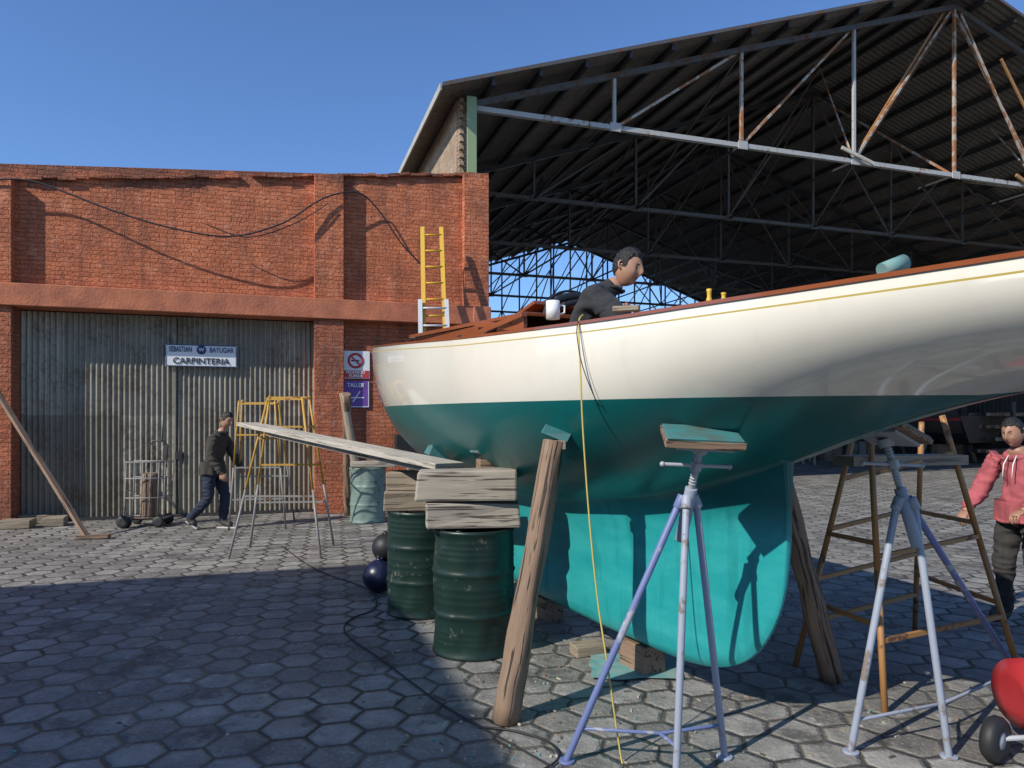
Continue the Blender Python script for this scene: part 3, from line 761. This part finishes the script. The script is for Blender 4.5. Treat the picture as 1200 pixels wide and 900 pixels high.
b=B(); p0=gnd(102,632); b.beam(p0+Vector((0,0,.03)),pt(-8,452,10.6),.07,.05,m_logwood); b.beam(p0+Vector((-.12,0,.03)),p0+Vector((.28,.05,.04)),.12,.05,m_logwood); b.done('leaning_prop_timber')
for (px,py,w) in ((15,620,.42),(38,614,.4),(60,617,.3)):
    b=B(); c=gnd(px,py); b.box(c+Vector((0,.1,.07)),(w,.3,.13),m_oldwood,RZ(random.uniform(5,25)),.01); b.done('timber_offcut',None,.008)
b=B(); c=gnd(690,772); b.box(c+Vector((0,.1,.04)),(.22,.13,.075),m_oldwood,RZ(20),.006); b.done('timber_offcut',None,.008)
for tx in (1.25,2.6):
    b=B(); p=yo_m@Vector((tx,0,.094)); b.box(p,(.18,.26,.186),m_logwood,RZ(25),.005); b.done('keel_block',None,.008)
b=B(); c=gnd(745,783)
def cloth(u,v):
    x=(u-.5)*.6;y=(v-.5)*.45; r=1-.25*noise.noise(Vector((math.atan2(y,x)*1.2,2,0)))
    return c+Vector((x*r+.1*y,y*r,.012+.02*abs(noise.noise(Vector((x*6,y*6,1))))))
b.sheet(cloth,24,24,m_tealmat); b.done('masking_cloth')
b=B(); c=gnd(165,618); X=Vector((1,0.1,0)); Z=Vector((0,0,1)); Y=Vector((-.1,1,0))
def hp(x,y,z): return c+X*x+Y*y+Z*z
for y in (0,.32):
    for x in (-.24,-.12,.0,.12,.24,.33): b.cyl(hp(x,y,.12),hp(x+.03,y,1.0),.008,m_grey,n=8)
    for z in (.14,.45,.75,1.0): b.cyl(hp(-.24,y,z),hp(.35,y,z),.010,m_grey,n=8)
for x in (-.24,.34):
    for z in (.14,.55,1.0): b.cyl(hp(x,0,z),hp(x,.32,z),.010,m_grey,n=8)
b.tube([hp(.26,.32,.9),hp(.27,.34,1.25),hp(.2,.34,1.32),hp(.06,.34,1.32),hp(.0,.34,1.25),hp(-.02,.32,.9)],.013,m_darksteel,8)
b.cyl(hp(.2,.3,1.3),hp(.22,.3,1.75),.01,m_darksteel,n=8)
for x in (-.2,.27):
    for y in (-.04,.36):
        R=Matrix.Rotation(math.pi/2,3,'X'); b.lathe(hp(x,y,.085),[(0,-.02),(.05,-.02),(.085,-.016),(.085,.016),(.05,.02),(0,.02)],m_black,20,R)
b.lathe(hp(-.22,-.1,.1),[(.04,-.02),(.09,-.025),(.1,0),(.09,.025),(.04,.02),(0,.02)],m_black,24,Matrix.Rotation(math.pi/2,3,'X'))
b.log(hp(.06,.16,.13),hp(.08,.16,.82),.13,.12,m_logwood); b.box(hp(.05,.16,.12),(.56,.3,.02),m_darksteel)
b.done('wheeled_cage_trolley')
# two round inflatable fenders stacked by the drums
fc=gnd(440,699)+Vector((0,.17,.155))
for k,(o,r,m) in enumerate(((Vector((0,0,0)),.155,m_fender),(Vector((.05,.10,.255)),.135,m_dark))):
    b=B(); c=fc+o
    b.ell(c,(r,r,r),m,n=24); b.tube([c+Vector((0,0,r*.9)),c+Vector((.01,0,r*1.12))],[.04,.028],m,12)
    b.tube([c+Vector((.01+.02*math.cos(a),0,r*1.16+.02*math.sin(a))) for a in [2*math.pi*i/10 for i in range(11)]],.006,m_grey,6); b.done('round_boat_fender')
b=B(); P=[gnd(*q,z=.012) for q in ((330,640),(372,668),(430,690),(440,712),(412,725),(405,742),(450,775),(510,820),(560,850),(600,872),(645,898),(700,935))]
b.tube(smooth(P),.006,m_black,6); b.done('ground_cable')
b=B(); P=[gnd(*q,z=.012) for q in ((560,852),(600,856),(640,868),(655,885),(640,900),(600,915))]
b.tube(smooth(P),.006,m_black,6); b.done('ground_cable')
b=B(); c=gnd(1285,905)+Vector((0,.25,0)); 
b.tube([c+Vector((-.22,0,.27)),c+Vector((-.19,0,.27)),c+Vector((.5,.1,.27)),c+Vector((.55,.1,.27))],[.09,.17,.17,.1],m_red,28)
b.box(c+Vector((.25,.05,.52)),(.3,.25,.2),m_black); b.tube([c+Vector((-.12,-.1,.3)),c+Vector((-.15,-.1,.5)),c+Vector((.1,-.1,.57))],.012,m_red,8)
R=Matrix.Rotation(rad(90),3,'X')
wc=gnd(1176,905)+Vector((.03,.1,.11)); b.lathe(wc,[(.03,-.03),(.06,-.035),(.095,-.035),(.11,-.015),(.11,.015),(.095,.035),(.06,.035),(.03,.03)],m_black,32,Matrix.Rotation(rad(35),3,'Z')@R); b.lathe(wc,[(0,-.036),(.055,-.03),(.055,.03),(0,.036)],m_screw,20,Matrix.Rotation(rad(35),3,'Z')@R)
b.cyl(wc,wc+Vector((.45,.05,0)),.012,m_screw)
for x in (.0,.4): b.cyl(c+Vector((x,0,.15)),c+Vector((x,0,.0)),.015,m_red)
b.done('red_air_compressor')
b=B()
for _ in range(420):
    if random.random()<.45: px=random.gauss(640,110);py=random.uniform(720,895)
    else: px=random.uniform(0,1200);py=random.uniform(620,895)
    c=gnd(px,py); s_=random.uniform(.003,.013)
    b.box(c+Vector((0,0,s_*.3)),(s_*random.uniform(1,3.5),s_,s_*.6),random.choice([m_oldwood,m_plank,m_tealmat,m_beamwood,m_logwood,m_dull]),RZ(random.uniform(0,180)),s_*.15)
b.done('ground_debris')
# ------------------------------------------------------------------ stored boats & clutter in shed
def smallboat(name,loc,rz_,L_,W_,Dp,mt,mb,zb=.7,stripe=None):
    b=B(); n=24
    def prof(u): return W_/2*(1-max(0,(u-.45)/.55)**2.2)*(0.85+.15*min(1,u/.3))
    def f(sg):
        def g_(u,v):
            x=u*L_; hbm=prof(u); zt=Dp+.18*u*u; zk=.0+Dp*.75*max(0,(u-.7)/.3)**2
            y=hbm*(1-(v)**2.4)**.6 if v<1 else 0
            return Vector((x-L_/2,sg*y,zb+zt+(zk-zt)*v))
        return g_
    for sg in (1,-1):
        o=len(b.f); b.sheet(f(sg),n,12,mt)
        k=b.midx(mb); ks=b.midx(stripe) if stripe else None
        for q in range(o,len(b.f)):
            row=(q-o)//n
            if row>=7: b.mi[q]=k
            elif stripe and row==1: b.mi[q]=ks
    b.add([(-L_/2,prof(0),zb+Dp),(-L_/2,-prof(0),zb+Dp),(-L_/2,-prof(0)*.6,zb+.1),(-L_/2,prof(0)*.6,zb+.1)],[(0,1,2,3)],mt)
    b.box((-.1*L_,0,zb+Dp+.2),(L_*.35,W_*.55,.45),mt)
    for x in (-L_*.3,L_*.15):
        b.box((x,0,zb/2),(.3,W_*.5,zb),m_logwood)
        for s_ in (1,-1): b.beam((x,s_*W_*.55,0),(x,s_*W_*.38,zb+.35),.1,.1,m_oldwood)
    return b.done(name,None,0,loc,(0,0,rz_))
def shp(x,y): return Vector((-.84,14,0))+RX*x+PY*y
smallboat('stored_boat',shp(17.5,12),TH+rad(95),7.5,2.3,1.0,m_dull,m_dull2,.8,None)
smallboat('stored_boat',shp(21.5,10),TH+rad(85),8,2.4,1.1,m_dull2,m_dark,.7,m_redsign)
smallboat('stored_boat',shp(13,16),TH+rad(80),8,2.5,1.1,m_drum2,m_dark,.9,None)
smallboat('stored_boat',shp(20,19),TH+rad(100),9,2.6,1.2,m_dull,m_dark,.8,m_navy)
b=B()
for i in range(5):
    for k in range(4):
        z=.5+k*.45
        b.beam(shp(21,5+i*.35)+Vector((0,0,z)),shp(24.3,6+i*.35)+Vector((0,0,z)),.12,.12,random.choice([m_oldwood,m_logwood,m_darksteel]))
for x in (21.2,24.0): b.beam(shp(x,4.9),shp(x,4.9)+Vector((0,0,2.3)),.1,.1,m_darksteel)
b.done('timber_rack')
drum('oil_drum',shp(15.5,6.5),m_drum); drum('oil_drum',shp(16.2,6.9),m_dull)
b=B(); c=shp(14,8)
b.box(c+Vector((0,0,.85)),(2.2,.8,.06),m_oldwood,RZ(18))
for x in(-1,1):
    for y in(-.3,.3): b.box(c+RX*x+PY*y+Vector((0,0,.41)),(.09,.09,.82),m_oldwood)
for i in range(8): b.box(c+RX*random.uniform(-.9,.9)+PY*random.uniform(-.3,.3)+Vector((0,0,.98)),(.2,.15,random.uniform(.1,.2)),random.choice([m_red,m_grey,m_navy,m_plank]))
b.done('workbench')
# ------------------------------------------------------------------ people
def skin_mat(name,c):
    t=NT(name); o=t.obj(); n=t.noise(o,18,4)
    return t.set(t.mix(n,c,tuple(x*.72 for x in c)),.5,0,t.bump(t.noise(o,160,3),.15,.001))
def cloth_mat(name,c):
    t=NT(name); o=t.obj(); n=t.noise(t.mp(o,(1,1,.6)),9,3,.5,.9); f=t.noise(o,260,2)
    col=t.mix(t.ramp(n,[(.3,0.),(.7,1.)]),tuple(x*.68 for x in c),c)
    return t.set(col,.92,0,t.bump(f,.2,.0008,t.bump(n,.6,.02)))
m_skin=skin_mat('tan_skin',(.46,.25,.16)); m_skin2=skin_mat('brown_skin',(.40,.205,.13))
m_hair=basic('black_hair',(.012,.010,.009),.45,scale=60,bump=.8)
m_lip=basic('lips',(.30,.12,.09),.5); m_eye=basic('eye_white',(.45,.42,.39),.3,var=.05)
m_jacket=cloth_mat('dark_jacket',(.05,.045,.036)); m_jeans=cloth_mat('navy_jeans',(.022,.03,.055)); m_tee=cloth_mat('charcoal_shirt',(.035,.036,.04))
m_pink=cloth_mat('faded_red_hoodie',(.43,.10,.11)); m_trous=cloth_mat('dark_trousers',(.045,.04,.037)); m_shoe=basic('shoe_leather',(.05,.045,.04),.6); m_sole=basic('shoe_sole',(.55,.53,.5),.6)
def gs(x,y,z,cx,cy,cz,s): return math.exp(-((x-cx)**2+(y-cy)**2+(z-cz)**2)/(s*s))
def head(parent,loc,fwd,up,skinm,hairm,sc=1.0,hairvol=1.0):
    fwd=Vector(fwd).normalized(); up=Vector(up); left=up.cross(fwd).normalized(); up=fwd.cross(left)
    R=Matrix((fwd,left,up)).transposed()
    bm=bmesh.new(); bmesh.ops.create_icosphere(bm,subdivisions=5,radius=1)
    def shape(p):
        x,y,z=p
        X=x*.098;Y=y*.074;Z=z*.122
        if z<0:
            k=(-z)
            Y*=1-.24*k**2.2
            if x<0: X*=1-.45*k**1.3
            else: X*=1-.06*k
        if x<0: X*=1.04
        if x>0: X-= .012*x*max(0,abs(y)-.2)
        d=0
        d+=.024*gs(x,y*2.3,z,.98,0,-.18,.20)+.013*gs(x,y*2.6,z,.99,0,.0,.18)
        d+=.008*gs(x,y*.9,z,.93,0,.20,.16)
        d-=.012*(gs(x,y,z,.9,.34,.04,.17)+gs(x,y,z,.9,-.34,.04,.17))
        d+=.007*gs(x,y*.8,z*1.6,.9,0,-.50*1.6,.16)
        d-=.004*gs(x,y*.6,z*3,.88,0,-.51*3,.12)
        d+=.013*gs(x,y,z,.6,0,-.80,.24)
        d+=.006*(gs(x,y,z,.72,.6,-.2,.25)+gs(x,y,z,.72,-.6,-.2,.25))
        d+=.004*(gs(x,y,z,.35,.75,-.6,.25)+gs(x,y,z,.35,-.75,-.6,.25))
        return Vector((X+d,Y,Z))
    bm.verts.ensure_lookup_table(); orig=[v.co.copy() for v in bm.verts]; bm.verts.index_update()
    for f in bm.faces:
        f.smooth=True
        c=sum((orig[v.index] for v in f.verts),Vector())/3
        x,y,z=c
        k=0
        if x>.6 and abs(y)<.24 and abs(z+.505)<.04: k=1
        if x>.6 and .17<abs(y)<.48 and abs(z-.19-.05*math.sin((abs(y)-.17)*6))<.03: k=2
        if x>.6 and ((abs(y)-.34)/.09)**2+((z-.035)/.03)**2<1: k=3
        if x>.6 and ((abs(y)-.34)/.045)**2+((z-.035)/.035)**2<1: k=2
        f.material_index=k
    for v in bm.verts: v.co=shape(v.co.copy())
    me=bpy.data.meshes.new('head'); bm.to_mesh(me); bm.free()
    for m in (skinm,m_lip,hairm,m_eye): me.materials.append(m)
    ob=bpy.data.objects.new('head',me); scene.collection.objects.link(ob); ob.parent=parent
    M=Matrix.Translation(loc)@R.to_4x4()@Matrix.Scale(sc,4); ob.matrix_local=M
    bm=bmesh.new(); bmesh.ops.create_icosphere(bm,subdivisions=6,radius=1)
    dl=[]
    for v in bm.verts:
        x,y,z=v.co
        line=.58 if x>.5 else (.58-(.5-x)*1.35 if x>.1 else .04-(.1-x)*.62)
        if abs(y)>.7 and 0<x<.28: line=-.05
        line+=.07*noise.noise(v.co*7)+.04*noise.noise(v.co*22)
        if z<line: dl.append(v); continue
        p=shape(v.co.copy()); edge=min(1,(z-line)/.12)
        vol=.002+edge*(.004+.013*hairvol*max(0,z-.05)+.007*noise.noise(v.co*8)+.0045*noise.noise(v.co*24)+.002*noise.noise(v.co*60))
        v.co=p+Vector((x,y,z)).normalized()*vol
    bmesh.ops.delete(bm,geom=dl,context='VERTS')
    for f in bm.faces: f.smooth=True
    me=bpy.data.meshes.new('hair'); bm.to_mesh(me); bm.free(); me.materials.append(hairm)
    o2=bpy.data.objects.new('hair',me); scene.collection.objects.link(o2); o2.parent=parent; o2.matrix_local=M
    q=B()
    for s_ in (1,-1):
        q.tube([Vector((-.012,.071*s_,.018)),Vector((-.022,.082*s_,.03)),Vector((-.03,.084*s_,.015)),Vector((-.024,.081*s_,-.01)),Vector((-.008,.072*s_,-.028))],[.005,.008,.008,.007,.006],skinm,8)
        q.ell((-.014,.073*s_,.0),(.013,.006,.022),skinm,n=8)
    o3=q.done('ears',parent); o3.matrix_local=M
    return ob
def hand(parent,wrist,d,pn,side,skinm,curl=.5,name='hand'):
    d=Vector(d).normalized(); pn=Vector(pn); pn=(pn-d*pn.dot(d)).normalized(); s_=d.cross(pn).normalized()*side
    w=Vector(wrist); q=B()
    R=Matrix((d,s_,pn)).transposed()
    q.ell(w+d*.048,(.056,.041,.016),skinm,R,12); q.tube([w-d*.03,w+d*.02],[.026,.027],skinm,10)
    for i,(o,L_) in enumerate(((.030,.072),(.010,.080),(-.010,.075),(-.029,.058))):
        p=w+d*(.080-.004*abs(i-1))+s_*o; a=.15; pts=[p-d*.02]; 
        for k in range(3):
            pts.append(p.copy()); a+=curl*(.9+.1*i)
            dirv=(d*math.cos(a)+pn*math.sin(a)); p=p+dirv*L_*(.45,.32,.23)[k]
        pts.append(p)
        q.tube(pts,[.0095,.0095,.0088,.008,.0062],skinm,8)
    p=w+d*.025+s_*.03
    q.tube([p-s_*.012,p+s_*.012+d*.014+pn*.004,p+s_*.024+d*.04+pn*.012,p+s_*.022+d*.062+pn*.018],[.013,.012,.010,.007],skinm,8)
    return q.done(name,parent)
def body(name,J,R_,E,matof,skins):
    names=list(J.keys()); me=bpy.data.meshes.new(name); me.from_pydata([J[n] for n in names],[(names.index(a),names.index(c)) for a,c in E],[])
    ob=bpy.data.objects.new(name,me); scene.collection.objects.link(ob)
    ob.modifiers.new('skin','SKIN'); 
    for i,n in enumerate(names):
        r=R_[n]; me.skin_vertices[0].data[i].radius=r if isinstance(r,tuple) else (r,r)
    me.skin_vertices[0].data[0].use_root=True
    ob.modifiers['skin'].branch_smoothing=.6
    ss=ob.modifiers.new('sub','SUBSURF'); ss.levels=4; ss.render_levels=4
    dg=bpy.context.evaluated_depsgraph_get(); dg.update()
    nm=bpy.data.meshes.new_from_object(ob.evaluated_get(dg)); nm.name=name
    mats=[]
    for m in matof.values():
        if m not in mats: mats.append(m)
    nm.materials.clear()
    for m in mats: nm.materials.append(m)
    r0=lambda n:(R_[n] if not isinstance(R_[n],tuple) else R_[n][0])
    def near(c):
        best=None;bd=9
        for (a,e) in E:
            A=J[a];C=J[e]; t=max(0,min(1,(c-A).dot(C-A)/max(1e-6,(C-A).length_squared))); dd=(c-A.lerp(C,t)).length-.6*(r0(a)*(1-t)+r0(e)*t)
            if dd<bd: bd=dd;best=(a,e)
        return best
    for f in nm.polygons:
        f.material_index=mats.index(matof[near(f.center)]); f.use_smooth=True
    sk=set()
    for f in nm.polygons:
        if mats[f.material_index] in skins:
            for v in f.vertices: sk.add(v)
    nrm=[v.normal.copy() for v in nm.vertices]
    for i,v in enumerate(nm.vertices):
        if i in sk: continue
        c=v.co
        w=noise.noise(Vector((c.x*7,c.y*7,c.z*17)))
        w=1-abs(w)*2.2
        d=.012*w+.012*noise.noise(Vector((c.x*5,c.y*5,c.z*4+7)))
        v.co=c+nrm[i]*(d+.002)
    ob.modifiers.clear(); ob.data=nm
    return ob
E=[('pelvis','spine'),('spine','chest'),('chest','neckb'),('neckb','neck'),
('chest','shL'),('shL','elL'),('elL','wrL'),('chest','shR'),('shR','elR'),('elR','wrR'),
('pelvis','hipL'),('hipL','knL'),('knL','anL'),('anL','toL'),('pelvis','hipR'),('hipR','knR'),('knR','anR'),('anR','toR')]
RD=dict(pelvis=(.16,.135),spine=(.15,.13),chest=(.165,.14),neckb=.072,neck=.056,shL=.085,elL=.06,wrL=.042,shR=.085,elR=.06,wrR=.042,hipL=.105,knL=.074,anL=.058,toL=.045,hipR=.105,knR=.074,anR=.058,toR=.045)
def mo(top,leg,shoe,sk,short=False):
    d={}
    for e in E:
        n=e[1]
        if n=='neck': d[e]=sk
        elif n in('wrL','wrR') and short: d[e]=sk
        elif n[:2] in ('kn','an','hi'): d[e]=leg
        elif n[:2]=='to': d[e]=shoe
        else: d[e]=top
    return d
def tr(J,org,hd,sc=1):
    f=Vector((hd[0],hd[1],0)).normalized(); l=Vector((-f.y,f.x,0))
    return {k:Vector(org)+(f*v[0]+l*v[1]+Vector((0,0,v[2])))*sc for k,v in J.items()},f,l
def ringpts(c,f,l,a_,b_,n=24,tilt=0,amp=.006):
    return [c+f*(a_*math.cos(t))+l*(b_*math.sin(t))+Vector((0,0,tilt*math.cos(t)+amp*math.sin(5*t))) for t in [2*math.pi*i/n for i in range(n+1)]]
def skirt(q,c,f,l,a0,b0,a1,b1,z0,z1,m,n=40):
    def fn(u,v):
        t=2*math.pi*u; w=.012*math.sin(7*t+2)+.008*math.sin(11*t)
        a=a0+(a1-a0)*v+w*v; b2=b0+(b1-b0)*v+w*v
        return c+f*(a*math.cos(t))+l*(b2*math.sin(t))+Vector((0,0,z0+(z1-z0)*v+.012*v*math.sin(3*t)))
    q.sheet(fn,n,5,m)
# walking man (left)
par=empty('walking_man')
J=dict(pelvis=(0,0,.93),spine=(.03,0,1.10),chest=(.09,0,1.28),neckb=(.14,0,1.45),neck=(.18,0,1.54),
 shL=(.12,.18,1.38),elL=(.20,.23,1.12),wrL=(.34,.20,.94),shR=(.11,-.18,1.38),elR=(.12,-.25,1.10),wrR=(.26,-.24,.88),
 hipL=(0,.095,.88),knL=(.16,.10,.50),anL=(.10,.09,.10),toL=(.26,.09,.045),hipR=(0,-.095,.88),knR=(.00,-.10,.47),anR=(-.30,-.10,.18),toR=(-.22,-.10,.05))
og=gnd(249,620); og.z=0
J2,f,l=tr(J,og,(1,-.12))
o=body('body',J2,RD,E,mo(m_jacket,m_jeans,m_shoe,m_skin),{m_skin}); o.parent=par
head(par,J2['neck']+f*.04+Vector((0,0,.10)),f*1+Vector((0,-.25,-.35)),(f.x*.3,0,1),m_skin,m_hair)
for s_,w,e in((1,'wrL','elL'),(-1,'wrR','elR')):
    dd=(J2[w]-J2[e]); hand(par,J2[w]+dd.normalized()*.02,dd,f*-.3+l*-s_,s_,m_skin,.4)
q=B()
skirt(q,J2['pelvis'],f,l,.165,.20,.185,.215,.10,-.10,m_jacket)
q.tube(ringpts(J2['neckb']+Vector((0,0,.015)),f,l,.075,.085,tilt=-.02),.022,m_jacket,10)
for n_ in ('L','R'):
    W_=J2['wr'+n_];D_=(W_-J2['el'+n_]).normalized(); q.tube([W_-D_*.05,W_-D_*.01,W_+D_*.012],[.044,.046,.042],m_jacket,16)
for a,t_ in (('anL','toL'),('anR','toR')):
    A=J2[a];T=J2[t_]
    if a=='anL': q.box(Vector((A.x,A.y,.016))+f*.09,(.30,.095,.022),m_sole,Matrix.Rotation(math.atan2(f.y,f.x),3,'Z'))
    else: q.beam(A-f*.045-Vector((0,0,.05)),T+f*.05-Vector((0,0,.03)),.095,.02,m_sole)
q.done('jacket_hem_collar_and_soles',par,.004)
# man at right in hoodie
par=empty('man_in_red_hoodie')
og=gnd(1199,735); og.z=0
J=dict(pelvis=(0,0,.93),spine=(.0,0,1.09),chest=(.02,0,1.27),neckb=(.06,0,1.40),neck=(.10,0,1.475),
 shL=(.03,.185,1.35),elL=(.10,.27,1.09),wrL=(.32,.20,.99),shR=(.03,-.185,1.35),elR=(.08,-.29,1.09),wrR=(.29,-.27,.94),
 hipL=(0,.10,.88),knL=(.06,.13,.48),anL=(.0,.15,.09),toL=(.15,.17,.045),hipR=(0,-.10,.88),knR=(.03,-.13,.48),anR=(-.03,-.15,.09),toR=(.12,-.19,.045))
SC=.985
J2,f,l=tr(J,og,(-.9,-.42),SC)
RH=dict(RD); RH.update(chest=(.175,.15),spine=(.155,.14),pelvis=(.155,.13),shL=.092,shR=.092,elL=.064,elR=.064,wrL=.046,wrR=.046,neck=.06)
o=body('body',J2,RH,E,mo(m_pink,m_trous,m_shoe,m_skin2),{m_skin2}); o.parent=par
head(par,J2['neck']+f*.035+Vector((0,0,.095)),Vector((-.88,-.45,-.25)),(-.15,0,1),m_skin2,m_hair,.93,.6)
for s_,w,e in((1,'wrL','elL'),(-1,'wrR','elR')):
    dd=(J2[w]-J2[e]); hand(par,J2[w]+dd.normalized()*.02,dd,Vector((0,0,-1)),-s_,m_skin2,.5)
q=B()
nb=J2['neckb']
q.tube(ringpts(nb-f*.03+Vector((0,0,.005)),f,l,.088,.098,tilt=-.035,amp=.006),.026,m_pink,12,caps=False)
q.ell(nb-f*.13+Vector((0,0,-.03)),(.07,.10,.07),m_pink,Matrix((f,l,Vector((0,0,1)))).transposed())
for k in range(2): q.tube([nb+f*.08+l*(-.03+.06*k)+Vector((0,0,-.01)),nb+f*.135+l*(-.035+.07*k)+Vector((0,0,-.08)),nb+f*.15+l*(-.035+.07*k)+Vector((0,0,-.18))],.004,m_white,8)
skirt(q,J2['pelvis'],f,l,.175,.195,.165,.19,.09,-.07,m_pink)
q.tube(ringpts(J2['pelvis']+Vector((0,0,-.07)),f,l,.162,.188),.014,m_pink,8,caps=False)
for n_ in ('L','R'):
    W_=J2['wr'+n_];D_=(W_-J2['el'+n_]).normalized(); q.tube([W_-D_*.06,W_-D_*.045,W_-D_*.0,W_+D_*.012],[.046,.042,.040,.038],m_pink,16)
q.done('hood_drawstring_and_cuffs',par)
# man kneeling upright in the cockpit
par=empty('man_in_cockpit')
og=yo_m@Vector((1.54,.13,0)); og.z=0
J=dict(pelvis=(-.20,0,2.08),spine=(-.15,0,2.25),chest=(-.05,0,2.42),neckb=(.07,0,2.56),neck=(.125,0,2.61),
 shL=(-.02,.19,2.48),elL=(.18,.27,2.27),wrL=(.38,.18,2.19),shR=(-.02,-.21,2.48),elR=(.20,-.27,2.27),wrR=(.38,-.14,2.21),
 hipL=(-.18,.10,2.02),knL=(.10,.14,1.86),anL=(-.30,.13,1.82),toL=(-.42,.13,1.80),hipR=(-.18,-.10,2.02),knR=(.10,-.14,1.86),anR=(-.30,-.13,1.82),toR=(-.42,-.13,1.80))
J2,f,l=tr(J,og,(1,-.3))
RC=dict(RD); RC.update(chest=(.185,.16),shL=.10,shR=.10,neckb=.085,neck=.062)
o=body('body',J2,RC,E,mo(m_tee,m_jeans,m_shoe,m_skin,True),{m_skin}); o.parent=par
head(par,J2['neck']+f*.05+Vector((0,0,.078)),Vector((.80,-.55,-.24)),(f.x*.12,0,1),m_skin,m_hair,1.02,1.1)
for s_,w,e in((1,'wrL','elL'),(-1,'wrR','elR')):
    dd=(J2[w]-J2[e]); hand(par,J2[w]+dd.normalized()*.02,dd,Vector((0,0,-1)),-s_,m_skin,.5)
q=B(); q.tube(ringpts(J2['neckb']+Vector((0,0,.0)),f,l,.078,.088,tilt=-.03),.012,m_tee,8,caps=False)
for n_ in ('L','R'):
    A=J2['sh'+n_];Bq=J2['el'+n_]; q.tube([A.lerp(Bq,.3),A.lerp(Bq,.7),A.lerp(Bq,.95)],[.085,.08,.078],m_tee,16)
q.done('shirt_collar_and_sleeves',par)
# ------------------------------------------------------------------ light, sky, camera
EL=rad(36); hx,hy=.765,.644
sun=bpy.data.lights.new('sun','SUN'); sun.energy=5.0; sun.angle=rad(.5); sun.color=(1,.95,.86)
so=bpy.data.objects.new('sun',sun); scene.collection.objects.link(so)
so.rotation_euler=Vector((hx*math.cos(EL),hy*math.cos(EL),-math.sin(EL))).to_track_quat('-Z','Y').to_euler()
w=bpy.data.worlds.new('World'); scene.world=w; w.use_nodes=True; nt=w.node_tree
sky=nt.nodes.new('ShaderNodeTexSky'); sky.sky_type='NISHITA'; sky.sun_disc=False; sky.sun_elevation=EL; sky.sun_rotation=math.atan2(-hx,-hy)
sky.air_density=1.0; sky.dust_density=.2; sky.ozone_density=2.0
bg=nt.nodes['Background']; bg.inputs[1].default_value=.12
tint=nt.nodes.new('ShaderNodeMix'); tint.data_type='RGBA'; tint.blend_type='MULTIPLY'; tint.inputs[0].default_value=1
tint.inputs[7].default_value=(.80,1.05,1.42,1)
nt.links.new(sky.outputs[0],tint.inputs[6]); nt.links.new(tint.outputs[2],bg.inputs[0])
cam=bpy.data.cameras.new('camera'); co=bpy.data.objects.new('camera',cam); scene.collection.objects.link(co)
cam.sensor_width=36; cam.lens=F/1200*36; cam.shift_y=(HZ-450)/1200; cam.clip_end=2000; cam.clip_start=.05
co.location=(0,0,H); co.rotation_euler=(math.pi/2,0,0); scene.camera=co
scene.view_settings.view_transform='Standard'; scene.view_settings.look='None'; scene.view_settings.exposure=0
